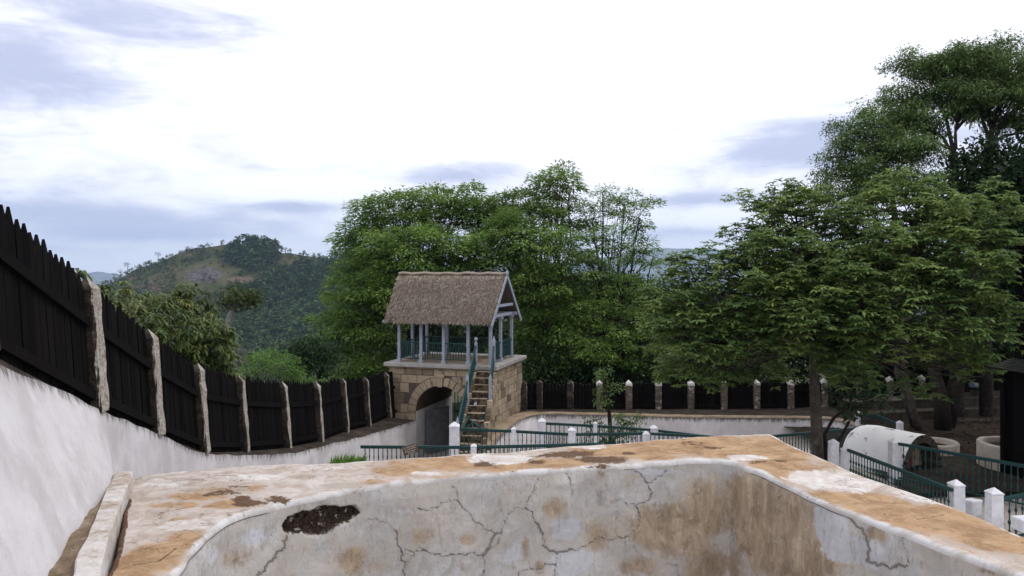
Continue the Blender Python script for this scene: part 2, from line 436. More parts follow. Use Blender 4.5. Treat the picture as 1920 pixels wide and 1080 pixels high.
def mat_leaf(name, dark, light, tip=None, trans=.25, rough=.55, spec=.1):
    m, t, bs, out = material(name)
    v = t.attr('var')
    c = t.mix(v, dark, light)
    if tip: c = t.mix(t.step(v, .86, 1.0), c, tip)
    setp(t, bs, c, rough, None, spec=spec)
    tr = t.n('ShaderNodeBsdfTranslucent', {'Color': t.mix(.5, c, tuple(x * 1.25 for x in light))})
    mx = t.n('ShaderNodeMixShader', {0: trans, 1: bs.outputs[0], 2: tr.outputs[0]})
    t.l(mx.outputs[0], out.inputs[0])
    return m

M = {}
M['whitewash'] = mat_whitewash(); M['yardwash'] = mat_whitewash(5.5, 1.28); M['rim'] = mat_rim(); M['basin'] = mat_basin()
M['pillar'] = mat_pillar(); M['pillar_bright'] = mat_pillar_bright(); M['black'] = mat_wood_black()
M['column'] = mat_painted('grey_blue_painted_wood', (.235, .262, .325), (.32, .352, .425), .6, 14, (.16, .15, .16), .35)
M['teal'] = mat_painted('dark_teal_painted_iron', (.008, .034, .036), (.014, .060, .060), .5, 25, (.05, .03, .02), .35)
M['postwhite'] = mat_painted('white_limed_post', (.60, .60, .64), (.74, .74, .79), .8, 9, (.36, .33, .32), .35, .2)
M['vault'] = mat_painted('flaking_white_lime', (.72, .72, .75), (.84, .84, .88), .85, 4, (.28, .17, .13), .75, .2)
M['thatch'] = mat_thatch(); M['block'] = mat_block()
M['mortar'] = mat_simple_noise('dark_mortar', [(.07, .055, .045), (.15, .12, .095)], 5, 40)
M['slab'] = mat_simple_noise('grey_coping_stone', [(.20, .185, .18), (.33, .31, .30), (.42, .40, .40)], 3, 30)
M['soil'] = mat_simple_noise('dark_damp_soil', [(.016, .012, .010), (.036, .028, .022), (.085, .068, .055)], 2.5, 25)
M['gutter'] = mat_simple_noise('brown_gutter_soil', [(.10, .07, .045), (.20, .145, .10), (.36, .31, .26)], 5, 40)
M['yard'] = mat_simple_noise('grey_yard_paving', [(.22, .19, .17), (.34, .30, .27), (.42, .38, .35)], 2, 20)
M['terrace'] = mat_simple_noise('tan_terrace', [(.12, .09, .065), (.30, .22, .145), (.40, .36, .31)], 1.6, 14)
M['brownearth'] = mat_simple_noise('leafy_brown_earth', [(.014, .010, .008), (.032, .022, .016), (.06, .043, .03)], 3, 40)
M['darkstone'] = mat_simple_noise('dark_mossy_stone', [(.030, .025, .02), (.06, .05, .04), (.12, .10, .085)], 4, 30)
M['paleconc'] = mat_simple_noise('weathered_concrete', [(.24, .195, .155), (.40, .345, .30), (.50, .46, .43)], 3, 25)
M['kerb'] = mat_simple_noise('stained_kerb_plaster', [(.22, .165, .12), (.38, .315, .26), (.52, .48, .455), (.60, .575, .57), (.64, .62, .625)], 1.6, 14)
M['iron'] = mat_simple_noise('old_grey_iron', [(.10, .12, .14), (.22, .26, .30)], 8, 40, .6)
M['door'] = mat_painted('grey_metal_door', (.10, .105, .115), (.15, .155, .17), .6, 5)
M['sign'] = mat_painted('brown_sign_board', (.09, .06, .042), (.15, .10, .07), .8, 16)
M['signpaint'] = mat_painted('pale_sign_paint', (.40, .37, .33), (.5, .47, .43), .8, 16)
M['red'] = mat_painted('faded_red_paint', (.16, .03, .025), (.22, .05, .04), .8, 10)
M['bark'] = mat_simple_noise('grey_brown_bark', [(.030, .024, .019), (.075, .062, .052), (.16, .14, .125)], 5, 35, .95, .8, .04)
M['palebark'] = mat_simple_noise('pale_grey_bark', [(.09, .08, .075), (.19, .17, .165), (.32, .30, .295)], 6, 40, .95, .6, .03)
M['midbark'] = mat_simple_noise('mottled_grey_bark', [(.022, .018, .016), (.055, .048, .044), (.13, .118, .112)], 6, 40, .95, .6, .03)
M['darkbark'] = mat_simple_noise('dark_bark', [(.010, .008, .006), (.024, .019, .016), (.05, .042, .035)], 5, 35, .95, .8, .04)
M['leaf_fern'] = mat_leaf('feathery_leaf', (.040, .095, .020), (.235, .350, .085), None, .3)
M['leaf_big'] = mat_leaf('broad_leaf', (.042, .088, .026), (.20, .285, .085), (.29, .33, .09), .36, .5, .14)
M['leaf_mango'] = mat_leaf('drooping_leaf', (.026, .054, .014), (.125, .165, .042), (.19, .19, .058), .25, .42, .22)
M['leaf_bright'] = mat_leaf('bright_leaf', (.05, .11, .018), (.12, .22, .04), None, .3)
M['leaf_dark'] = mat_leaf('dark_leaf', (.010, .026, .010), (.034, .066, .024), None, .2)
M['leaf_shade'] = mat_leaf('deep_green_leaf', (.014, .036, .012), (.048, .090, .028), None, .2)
M['leaf_droop'] = mat_leaf('hanging_green_leaf', (.040, .085, .025), (.17, .25, .08), None, .22)
M['leaf_olive'] = mat_leaf('olive_leaf', (.022, .040, .012), (.085, .110, .030), None, .2)
M['leaf_pine'] = mat_leaf('pine_leaf', (.020, .045, .012), (.078, .118, .032), None, .1)
M['grass'] = mat_leaf('grass_blade', (.06, .14, .02), (.14, .26, .05), None, .3)
M['litter'] = mat_leaf('dead_leaf', (.03, .018, .012), (.12, .075, .05), None, .1, .8)

# =================================================================== SETTING
# ---- terrain : one sheet from the compound down into the valley and out to the horizon
HILL_Y = 800.0
HK = np.array([(-500, 600), (-250, 590), (0, 585), (120, 560), (200, 531), (250, 505), (330, 477), (370, 464), (400, 459), (440, 455), (510, 466), (560, 476), (620, 486), (700, 492), (800, 520), (900, 560), (1100, 600), (2600, 610)], float)
def hill_crest(x):
    return np.interp(x, (HK[:, 0] - 960) / F * HILL_Y, (HZ - HK[:, 1]) / F * HILL_Y)
def terrain_z(x, y):
    r = np.hypot(x - 2, y - 14)
    z = -6.7 - np.clip(r - 26, 0, None) * .42
    z = np.where(z < -60, -60 - (np.clip(-z - 60, 0, None)) * .25, z)
    z = np.maximum(z, -112)
    c = hill_crest(x / np.clip(y, 200, 1300) * HILL_Y if False else x)
    dy = HILL_Y - y
    front = c - 40 * (1 - np.exp(-np.clip(dy, 0, None) / 160.0)) - np.clip(dy, 0, None) * .15
    back = c - np.clip(-dy, 0, None) * .3
    hz = np.where(dy > 0, front, back)
    wx = np.sin(x * .031) * 3 + np.sin(x * .013 + y * .021) * 5 + np.sin(y * .043 + 1.3) * 2.5
    hz = hz + wx * np.clip(dy / 120, 0, 1)
    return np.maximum(z, np.where(y > 150, hz, -999))
def build_terrain():
    ys = np.concatenate([np.arange(-60, 60, 4), np.arange(60, 340, 10), np.arange(340, 900, 8), np.arange(900, 1500, 50), np.arange(1500, 9600, 350), [9600]])
    xs = np.concatenate([-np.arange(700, 9900, 450)[::-1], np.arange(-690, 60, 7.5), np.arange(60, 200, 12), np.arange(200, 700, 50), np.arange(700, 9900, 450)])
    X, Y = np.meshgrid(xs, ys, indexing='ij')
    Z = terrain_z(X, Y)
    v = np.stack([X, Y, Z], -1).reshape(-1, 3)
    for i in range(len(v)):
        if 250 < v[i, 1] < 1000 and -700 < v[i, 0] < 150: v[i, 2] += nz(v[i], .03) * 3.0 + nz(v[i], .09, 5) * 1.2
    m, t, bs, _ = material('hillside')
    p = tex_pos(t)
    n = t.noise(p, .02, 8, .65, .5); f = t.noise(p, .12, 7, .7)
    g = t.mix(t.step(n, .36, .64), (.036, .044, .017), (.088, .082, .040))
    g = t.mix(t.math('MULTIPLY', t.step(f, .5, .68), .7), g, (.035, .048, .02))
    rock = t.step(t.math('ADD', t.attr('rock'), t.math('MULTIPLY', t.math('SUBTRACT', f, .5), 1.2)), .40, .55)
    rc = t.mix(t.step(t.noise(p, .25, 7, .75), .4, .62), (.045, .040, .046), (.13, .115, .115))
    g = t.mix(rock, g, rc)
    red = t.step(t.math('ADD', t.attr('earth'), t.math('MULTIPLY', t.math('SUBTRACT', f, .5), 1.2)), .40, .6)
    g = t.mix(red, g, (.12, .085, .06))
    near = t.step(t.n('ShaderNodeSeparateXYZ', {0: p}).outputs[1], 330, 230)
    g = t.mix(near, g, t.mix(t.step(f, .4, .6), (.012, .022, .008), (.035, .05, .02)))
    setp(t, bs, g, .95, f, .8, 2.0, .05)
    pp = proj(np.where(v[:, 1:2] > 5, v, np.array([0, 1e6, 0])))
    def bl(lst):
        a = np.zeros(len(v))
        for (x, y, rx, ry) in lst:
            a = np.maximum(a, np.exp(-(((pp[:, 0] - x) / rx) ** 2 + ((pp[:, 1] - y) / ry) ** 2)))
        return np.where((v[:, 1] > 300) & (v[:, 1] < 820), a, 0)
    me = np_mesh('terrain', v, [grid_faces(len(xs), len(ys))], True,
                 {'rock': bl([(385, 515, 40, 16), (345, 468, 40, 6), (280, 535, 30, 12), (375, 520, 30, 10)]), 'earth': bl([(455, 530, 36, 14), (285, 537, 36, 12), (250, 520, 20, 6)])})
    o = link_mesh(me, 'terrain', m, None, np.zeros(3)); tag(o, kind='structure')
build_terrain()

def build_mountains():
    # far ranges beyond the valley
    xs = np.linspace(-9300, 9300, 300); dy = np.linspace(0, 1, 16)
    prof = np.array([(-1600, 520), (-200, 512), (100, 520), (160, 512), (185, 507), (215, 513), (260, 522), (500, 520), (700, 505), (900, 498), (1100, 488), (1200, 474), (1245, 466), (1290, 464), (1340, 468), (1420, 480), (1550, 494), (1800, 500), (3600, 510)], float)
    D = 8000.0
    crest = np.interp(xs, (prof[:, 0] - 960) / F * D, (HZ - prof[:, 1]) / F * D)
    v = []
    for x, c in zip(xs, crest):
        c += nz((x, 0, 0), .0024) * 27 + nz((x, 3, 0), .007) * 10
        for q in dy:
            y = D - 2400 * (1 - q) if q < 1 else D
            s = q ** 1.6
            z = -112 - 4 + (c + 116) * s
            z += nz((x, y, 0), .002, 3) * 44 * (1 - q) * q * 4
            v.append((x, y, z))
        v[-1] = (x, D, c)
    m, t, bs, _ = material('far_mountain')
    p = tex_pos(t)
    n = t.noise(p, .003, 8, .7)
    setp(t, bs, t.mix(t.step(n, .4, .6), (.05, .07, .04), (.17, .17, .10)), .95)
    me = np_mesh('mountains', np.array(v), [grid_faces(len(xs), len(dy))], True)
    # back faces so that the range is a solid ridge
    o = link_mesh(me, 'mountains', m, None, np.zeros(3)); tag(o, kind='structure')
build_mountains()

# ---- left retaining wall, its top ledge, and the line of the left fence
FENCE_L = [(-3.35, -2.2, 1.55), (-3.42, -.15, 1.25), (-3.60, 1.9, .72), (-3.95, 3.9, .14), (-4.27, 6.0, -.60)]
for px, py, d in [(182, 765, 8.2), (293, 812, 10.3), (381, 846, 12.2), (458, 845, 14.2), (538, 838, 16.3), (600, 826, 18.2), (648, 808, 20.2), (690, 798, 22.0), (729, 781, 24.0)]:
    p = at(px, py, d); FENCE_L.append(tuple(p))
FENCE_L = np.array(FENCE_L)
RZ = -2.24                                   # level of the bath's rim
WT = [(-3.25, -2.2, 1.55), (-3.30, -.15, 1.25), (-3.48, 1.9, .70), (-3.84, 3.9, .03), tuple(at(-10, 675, 6.0)), tuple(at(186, 767, 8.15)), tuple(at(298, 815, 10.25)), tuple(at(388, 850, 12.2)), tuple(at(475, 853, 14.0)),
      tuple(at(566, 846, 16.4)), tuple(at(655, 824, 19.3)), tuple(at(724, 806, 22)), tuple(at(781, 787, 24.35))]
WB = [(-2.55, -2.2, -2.35), (-2.50, -.15, -2.35), (-2.42, 1.9, -2.35), (-2.62, 3.9, -2.35), (-3.49, 6.0, -2.36), (-4.24, 8.1, -2.40), (-4.72, 10.25, -6.3), (-4.86, 12.2, -6.3), (-4.74, 14, -6.3), (-4.5, 16.4, -6.3), (-4.08, 19.3, -6.3), (-3.62, 22, -6.3), (-3.06, 24.35, -6.3)]
def build_retaining_wall():
    root = thing('retaining_wall', (-4.4, 10, -6.3), 'long whitewashed retaining wall sloping down under the black fence', 'wall')
    T, B = resample([WT, WB], .07)
    rows = 36; n = len(T)
    s = np.linspace(0, 1, rows)
    v = T[:, None, :] * (1 - s[None, :, None]) + B[:, None, :] * s[None, :, None]
    v = v.reshape(-1, 3)
    h = (T[:, None, 2] - v.reshape(n, rows, 3)[:, :, 2]).ravel()
    for i in range(len(v)):
        k = min(1, h[i] * 4 + .35)
        v[i, 0] += (nz(v[i], .7) * .07 + nz(v[i], 2.6, 3) * .022) * k
        v[i, 2] += nz(v[i], 1.9, 8) * .035 * (1 - min(1, h[i] * 3))
    me = np_mesh('wall_face', v - ORG[root], [grid_faces(n, rows)[:, ::-1]], True, {'edge': h})
    link_mesh(me, 'wall_face', M['whitewash'], root, ORG[root])
    # ledge from the wall's edge to the fence and half a metre behind it
    FI = np.stack([np.interp(T[:, 1], FENCE_L[:, 1], FENCE_L[:, k]) for k in range(3)], -1)
    top = v.reshape(n, rows, 3)[:, 0]
    L = []
    for i in range(n):
        a = top[i]; f = FI[i].copy(); f[0] = min(f[0], a[0] - .03); f[2] = f[2] - .02
        g = f + (-.7, .1, -.05)
        bt = g + (0, 0, -5)
        for q in (0, .35, .7, 1.0):
            p = a * (1 - q) + f * q
            p[2] += (nz(p, 3, 2) * .05 if 0 < q < 1 else 0)
            L.append(p)
        L += [g, bt]
    me = np_mesh('ledge', np.array(L) - ORG[root], [grid_faces(n, 6)], True)
    link_mesh(me, 'ledge', M['soil'], root, ORG[root])
build_retaining_wall()

# ---- wooden fences
LEAN = -.075
def pillar_bm(h, w, tip, lean=0.0, seed=0, var_tip=False):
    mb = MB(); rr = random.Random(seed)
    c = .11 * w; hw = w / 2
    ring = [(-hw + c, -hw), (hw - c, -hw), (hw, -hw + c), (hw, hw - c), (hw - c, hw), (-hw + c, hw), (-hw, hw - c), (-hw, -hw + c)]
    zs = [-.04] + [h * k / 8 for k in range(0, 9)]
    vs = []; av = []
    for z in zs:
        for (x, y) in ring:
            j = .012
            vs.append((x + lean * max(z, 0) + rr.uniform(-j, j), y + rr.uniform(-j, j), z)); av.append(1.0 if z > h * .92 else 0)
    k = len(zs); n = 8
    fs = [(i * n + j, i * n + (j + 1) % n, (i + 1) * n + (j + 1) % n, (i + 1) * n + j) for i in range(k - 1) for j in range(n)]
    vs.append((lean * (h + tip) + rr.uniform(-.02, .02), rr.uniform(-.02, .02), h + tip)); av.append(1.0)
    fs += [((k - 1) * n + j, (k - 1) * n + (j + 1) % n, len(vs) - 1) for j in range(n)] + [tuple(range(n - 1, -1, -1))]
    mb.add(vs, fs); mb.a = av
    return mb
def plank_panel(A, B, h, lean, seed, pw=.15, point=.13, drop=0.0):
    """vertical pointed planks from A to B; returns planks, rails (list)"""
    rr = random.Random(seed)
    A = np.array(A, float); B = np.array(B, float); d = B - A; L = math.hypot(d[0], d[1])
    n = max(2, round(L / pw)); e = np.array([d[0] / L, d[1] / L, 0]); nrm = np.array([e[1], -e[0], 0])   # towards the yard
    mb = MB()
    for i in range(n):
        u0, u1 = (i + .03) / n, (i + .97) / n
        b0, b1 = A + d * u0, A + d * u1; tl = rr.uniform(-.03, .03); off = rr.uniform(-.008, .008)
        zb = (b0[2] + b1[2]) / 2
        lv = lambda z: np.array([lean * z, 0, 0])
        bl0 = np.array([b0[0], b0[1], b0[2] - .02 - drop]) + nrm * off; bl1 = np.array([b1[0], b1[1], b1[2] - .02 - drop]) + nrm * off
        t0 = np.array([b0[0], b0[1], b0[2] + h + tl]) + nrm * off + lv(h); t1 = np.array([b1[0], b1[1], b1[2] + h + tl]) + nrm * off + lv(h)
        tp = (t0 + t1) / 2 + (0, 0, point + rr.uniform(-.02, .02)) + lv(point)
        th = nrm * .025
        f = [bl0, bl1, t1, tp, t0]
        mb.add([p + th / 2 for p in f] + [p - th / 2 for p in f],
               [(0, 1, 2, 3, 4), (9, 8, 7, 6, 5), (0, 5, 6, 1), (1, 6, 7, 2), (2, 7, 8, 3), (3, 8, 9, 4), (4, 9, 5, 0)], rr.random())
    rails = []
    for q in (.09, .70):
        r = MB()
        off = nrm * (.025 / 2 + .008 + .021)
        p = A + (lean * q * h, 0, q * h) + off; s = B + (lean * q * h, 0, q * h) + off
        r.bar(p, s, .04, .095, a=.9)
        rails.append(r)
    return mb, rails
def build_fence_left():
    root = thing('wooden_fence', FENCE_L[7], 'tall black picket fence with weathered pillars climbing along the white retaining wall', 'fence')
    h = 1.36
    N = len(FENCE_L)
    PV = at(748, 775, 25.4)
    for i, p in enumerate(FENCE_L):
        b = pillar_bm(h - .05, .19, .14, LEAN, i)
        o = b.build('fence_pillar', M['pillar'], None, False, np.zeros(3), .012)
        o.parent = root; o.location = tuple(p - ORG[root]); ORG[o] = p
        e = FENCE_L[min(i + 1, N - 1)] - FENCE_L[max(i - 1, 0)]
    pts = list(FENCE_L) + [PV]
    for i in range(len(pts) - 1):
        a, b = np.array(pts[i]), np.array(pts[i + 1]); d = (b - a) / np.linalg.norm(b - a)
        off = np.array([-.03, 0, 0])
        mb, rails = plank_panel(a + d * .09 + off, b - d * .09 + off, h - .06, LEAN, 50 + i, .125, .13, .12)
        o = mb.build('plank_panel', M['black'], root)
        for r in rails: r.build('rail', M['black'], o, origin=ORG[root])
build_fence_left()

RF = [(982, 27.0), (1011, 27.2), (1069, 27.2), (1124, 27.2), (1179, 27.2), (1234, 27.2), (1295, 27.2), (1357, 27.2), (1418, 27.3), (1482, 27.4), (1545, 27.6), (1607, 27.9), (1667, 28.2), (1727, 28.6), (1788, 29.0), (1850, 29.4), (1914, 29.8), (1980, 30.2), (2050, 30.6)]
FENCE_R = np.array([((px - 960) / F * d, d, -4.97) for px, d in RF])
def build_fence_right():
    root = thing('wooden_fence', FENCE_R[8], 'low black plank fence between white tipped pillars along the back of the yard', 'fence')
    for i, p in enumerate(FENCE_R):
        b = pillar_bm(.93, .23, .12, 0, 100 + i)
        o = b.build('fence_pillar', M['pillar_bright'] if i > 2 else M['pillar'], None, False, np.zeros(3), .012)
        o.parent = root; o.location = tuple(p - ORG[root]); ORG[o] = p
    for i in range(len(FENCE_R) - 1):
        a, b = FENCE_R[i], FENCE_R[i + 1]; d = (b - a) / np.linalg.norm(b - a)
        mb, rails = plank_panel(a + d * .1 + (0, .03, 0), b - d * .1 + (0, .03, 0), .86, 0, 150 + i, .13, .07)
        o = mb.build('plank_panel', M['black'], root)
        for r in rails: r.build('rail', M['black'], o, origin=ORG[root])
build_fence_right()

# ---- yard, terraces
TW = [onz(px, py, -4.98) for px, py in [(921, 836), (935, 818), (953, 802), (974, 786), (1000, 777), (1040, 775), (1100, 776.5), (1180, 778), (1290, 781), (1400, 782), (1500, 783), (1565, 786), (1612, 801)]]
def build_yard():
    xs = np.arange(-6.3, 24, .3); ys = np.arange(9.6, 30, .3)
    X, Y = np.meshgrid(xs, ys, indexing='ij')
    ss = lambda a, lo, hi: np.clip((a - lo) / (hi - lo), 0, 1)
    hi = ss(X, -1.9, -1.6) * (1 - ss(Y, 21.6, 22.2))
    right = ss(X, 8.6, 9.6)
    hi = np.maximum(hi, right)
    Z = -6.15 + 1.03 * hi - .4 * right * ss(Y, 22, 29) - .14 * ss(X, 9.0, 9.5) * ss(Y, 17.0, 17.4)
    v = np.stack([X, Y, Z], -1).reshape(-1, 3)
    for p in v: p[2] += nz(p, .8) * .05
    o = link_mesh(np_mesh('courtyard', v, [grid_faces(len(xs), len(ys))], True), 'courtyard', M['yard'], None, np.zeros(3)); tag(o, kind='structure')
    # brown leafy earth on the shaded right side
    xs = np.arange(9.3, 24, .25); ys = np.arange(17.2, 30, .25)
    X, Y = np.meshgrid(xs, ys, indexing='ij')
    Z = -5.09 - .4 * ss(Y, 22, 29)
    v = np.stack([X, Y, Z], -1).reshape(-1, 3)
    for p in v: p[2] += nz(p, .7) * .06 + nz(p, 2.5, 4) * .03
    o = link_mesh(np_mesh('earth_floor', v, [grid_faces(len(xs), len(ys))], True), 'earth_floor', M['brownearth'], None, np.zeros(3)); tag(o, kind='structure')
    # low curved wall
    root = thing('retaining_wall', (3, 26, -6.2), 'low curved plastered wall stained black along its top before the back fence', 'wall')
    T, = resample([np.array(TW)], .12)
    n = len(T); rows = 14
    tg = np.gradient(T, axis=0); nr = np.stack([tg[:, 1], -tg[:, 0], 0 * tg[:, 0]], -1); nr /= np.linalg.norm(nr, axis=1)[:, None]
    v = []; ed = []
    for i in range(n):
        for k in range(rows):
            q = k / (rows - 1)
            p = T[i] + nr[i] * (.06 * q) + (0, 0, -1.22 * q)
            p = p + nr[i] * nz(p, 1.5) * .03 + (0, 0, nz(p, 2, 3) * .02 * (1 - q))
            v.append(p); ed.append(1.22 * q - .10)
    me = np_mesh('wall_face', np.array(v) - ORG[root], [grid_faces(n, rows)[:, ::-1]], True, {'edge': ed})
    link_mesh(me, 'wall_face', M['yardwash'], root, ORG[root])
    cop = []
    for i in range(n):
        w = .55 if i < n * .32 else .30
        for q, dz in ((0.0, -.03), (.06, .012), (.5, .02), (1, .01)):
            p = T[i] + nr[i] * (.015 - w * q) + (0, 0, dz); p[2] += nz(p, 3) * .012; cop.append(p)
    me = np_mesh('wall_top', np.array(cop) - ORG[root], [grid_faces(n, 4)], True)
    link_mesh(me, 'wall_top', M['terrace'], root, ORG[root])
    # terrace behind it
    g = []
    for i in range(n):
        b = T[i] - nr[i] * .28
        yb = 31.5
        for q in (0, .12, .25, .5, 1):
            p = np.array([b[0] * (1 - q) + q * (b[0] * 1.05 + .3), b[1] * (1 - q) + q * max(yb, b[1] + 3), -4.99])
            p[2] += nz(p, 1.1) * .025; g.append(p)
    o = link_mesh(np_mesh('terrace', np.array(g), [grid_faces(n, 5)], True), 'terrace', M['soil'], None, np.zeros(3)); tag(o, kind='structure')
build_yard()

# =================================================================== THE BATH (foreground)
def P(px, py): return onz(px, py, RZ)[:2]
BK = [((-1.75, 2.4), (-2.05, 2.4)), ((-2.2, 4.1), (-2.5, 4.1)), (P(330, 1080), P(204, 1080)), (P(366, 1022), P(216, 1010)), (P(424, 974), P(232, 950)), (P(500, 947), P(251, 893)), (P(600, 927), P(420, 877)), (P(700, 912), P(640, 866)),
      (P(900, 890), P(850, 850)), (P(1140, 873), P(1150, 829)), (P(1310, 863), P(1370, 815)), (P(1362, 862.5), P(1434, 812)), (P(1376, 865), P(1448, 813)), (P(1400, 875), P(1478, 828)), (P(1530, 932), P(1592, 880)),
      (P(1700, 1002), P(1750, 940)), (P(1920, 1079), P(1920, 1000)), ((4.35, 3.9), (5.0, 3.9)), ((4.7, 2.4), (5.4, 2.4))]
def sd_polyline(V, pl):
    d = np.full(len(V), 9.0)
    for a, b in zip(pl[:-1], pl[1:]):
        ab = b - a; L2 = max(ab @ ab, 1e-9)
        u = np.clip(((V - a) @ ab) / L2, 0, 1)
        d = np.minimum(d, np.linalg.norm(V - (a + u[:, None] * ab), axis=1))
    return d
def build_bath():
    root = thing('stone_bath', (.5, 6, -5.2), 'large masonry bath with an ochre stained white rim and cracked plaster basin in the foreground', 'bath')
    I, O = resample([np.array([np.array(k[0]) for k in BK]), np.array([np.array(k[1]) for k in BK])], .021)
    n = len(I)
    tg = np.gradient(I, axis=0); nr = np.stack([tg[:, 1], -tg[:, 0]], -1); nr /= np.linalg.norm(nr, axis=1)[:, None]   # points into the basin
    k = 9; pad = np.pad(nr, ((k, k), (0, 0)), 'edge'); nr = np.stack([np.convolve(pad[:, c], np.ones(2 * k + 1) / (2 * k + 1), 'valid') for c in (0, 1)], -1)
    nr /= np.linalg.norm(nr, axis=1)[:, None]
    # ---- rim rows: outer face, outer bevel, top, lip
    top_s = np.linspace(0, 1, 36)
    rb = .05
    cols = []; lipv = []; topflag = []
    wob = np.array([nz((p[0], p[1], 0), 1.2, 4) * .035 + nz((p[0], p[1], 0), 3.2, 9) * .016 for p in I])
    wob2 = np.array([nz((p[0], p[1], 0), 1.0, 14) * .05 + nz((p[0], p[1], 0), 4.0, 19) * .018 for p in O])
    rv = np.zeros((n, 0, 3)); parts = []; lip = []
    Iw = I + nr * wob[:, None]; od = (O - I) / np.linalg.norm(O - I, axis=1)[:, None]; Ow = O + od * wob2[:, None]
    def col3(xy, z): return np.concatenate([xy, np.full((n, 1), z)], 1)
    for z in (-5.2, -3.6, -2.7, -2.4): parts.append(col3(Ow + od * (.0 + (-RZ * 0 + 0)), z)); lip.append(0)
    parts.append(col3(Ow, RZ - .05)); lip.append(0)
    parts.append(col3(Ow - od * .018, RZ - .015)); lip.append(0)
    for s in top_s:
        xy = (Ow - od * .05) * (1 - s) + (Iw - nr * rb) * s
        parts.append(col3(xy, RZ)); lip.append(max(0, (s - .90) / .10) * .5)
    for a in np.linspace(15, 90, 6):
        parts.append(np.concatenate([Iw - nr * rb + nr * rb * math.sin(R(a)), np.full((n, 1), RZ - rb * (1 - math.cos(R(a))))], 1)); lip.append(.5 + .45 * math.sin(R(a)))
    RV = np.stack(parts, 1)          # n, rows, 3
    rows = RV.shape[1]
    flat = RV.reshape(-1, 3)
    dz = np.array([nz(p, .8, 1) * .035 + nz(p, 2.4, 2) * .016 + nz(p, 6, 3) * .004 for p in flat])
    zf = np.clip((flat[:, 2] + 2.75) / .35, 0, 1)
    flat[:, 2] += dz * zf
    # ---- basin wall
    wz = np.concatenate([np.linspace(0, 1.15, 64), [1.3, 1.5, 1.75]])
    WV = np.repeat(RV[:, -1:, :], len(wz), 1).copy()
    WV[:, :, 2] -= wz[None, :]
    WV[:, :, :2] += nr[:, None, :] * (np.minimum(wz, 1.2) * .05)[None, :, None]
    wf = WV.reshape(-1, 3)
    disp = np.array([nz(p, .9, 21) * .045 + nz(p, 2.8, 22) * .02 + nz(p, 8, 23) * .006 for p in wf]) * np.tile(np.clip(wz / .12, 0, 1), n)
    wf[:, :2] += np.repeat(nr, len(wz), 0) * disp[:, None]
    # ---- features located on the surfaces
    pw = proj(wf); pr = proj(flat)
    okw = np.repeat(RV[:, 0, 1] > 4.6, len(wz)); okr = (np.tile(np.arange(rows), n) >= 6) & np.repeat(RV[:, 0, 1] > 4.2, rows)
    iw = np.where(okw)[0]; ir = np.where(okr)[0]
    def onw(x, y): return wf[iw[np.argmin((pw[iw, 0] - x) ** 2 + (pw[iw, 1] - y) ** 2)]]
    def onr(x, y): return flat[ir[np.argmin((pr[ir, 0] - x) ** 2 + (pr[ir, 1] - y) ** 2)]]
    c8 = lambda l: [(840 + x * .29167, 840 + y * .29167) for x, y in l]
    c7 = lambda l: [(320 + x * .28125, 860 + y * .28125) for x, y in l]
    c5 = lambda l: [(1240 + x * .35417, 740 + y * .35417) for x, y in l]
    cr = [  # polyline, half width in metres
        (c7([(575, 780), (640, 710), (700, 660), (755, 590), (775, 520)]), .016),
        (c7([(60, 770), (100, 680), (160, 580), (230, 500), (330, 440), (450, 400), (560, 370), (640, 350)]), .016),
        (c7([(1290, 415), (1400, 415), (1470, 455), (1515, 500)]), .003), (c7([(1515, 500), (1510, 560), (1540, 620), (1560, 690), (1565, 780)]), .009),
        (c7([(1540, 625), (1600, 615), (1660, 590), (1710, 620)]), .005), (c7([(1560, 690), (1620, 640), (1710, 620), (1800, 645), (1920, 640)]), .006),
        (c8([(0, 690), (100, 680), (170, 675), (225, 690)]), .006), (c8([(225, 690), (270, 630), (300, 545), (345, 545)]), .017), (c8([(345, 550), (330, 610), (290, 640), (225, 690)]), .005),
        (c8([(-190, 385), (-120, 400), (-60, 380), (55, 330), (100, 390), (150, 460), (210, 485), (290, 540)]), .005), (c8([(55, 330), (60, 290), (20, 240)]), .002),
        (c8([(345, 545), (360, 470), (410, 410), (500, 385), (510, 340), (550, 270), (575, 180)]), .005),
        (c8([(500, 385), (550, 440), (580, 500)]), .006), (c8([(575, 480), (590, 520), (610, 550)]), .016), (c8([(610, 550), (625, 610)]), .004),
        (c8([(615, 625), (650, 655), (700, 665), (790, 650)]), .016), (c8([(790, 650), (870, 630), (940, 590), (990, 575), (1130, 580), (1180, 550), (1230, 490), (1230, 420), (1210, 370), (1280, 340), (1310, 280), (1290, 240)]), .006),
        (c8([(700, 665), (690, 740), (690, 820)]), .005), (c8([(690, 740), (600, 770), (540, 775), (450, 815)]), .007), (c8([(225, 700), (235, 770), (220, 820)]), .005),
        (c8([(1130, 110), (1210, 150), (1270, 215), (1285, 225), (1340, 190), (1400, 145)]), .006), (c8([(1040, 345), (1130, 340), (1200, 360)]), .003), (c8([(765, 165), (790, 230), (800, 310)]), .004),
        (c8([(1195, 620), (1250, 700), (1270, 760)]), .001), (c8([(340, 390), (350, 430)]), .004), (c8([(1140, 600), (1145, 690), (1140, 780)]), .001), (c8([(1420, 740), (1470, 780), (1510, 830)]), .002),
        (c5([(835, 550), (900, 580), (960, 620), (1020, 680), (1080, 740), (1095, 800), (1090, 880), (1150, 905), (1220, 920), (1300, 905)]), .016),
        (c5([(1285, 740), (1300, 850), (1310, 900)]), .002), (c5([(1130, 680), (1115, 720)]), .003), (c5([(480, 390), (600, 450), (720, 500), (830, 550)]), .012)]
    crack = np.full(len(wf), 9.0)
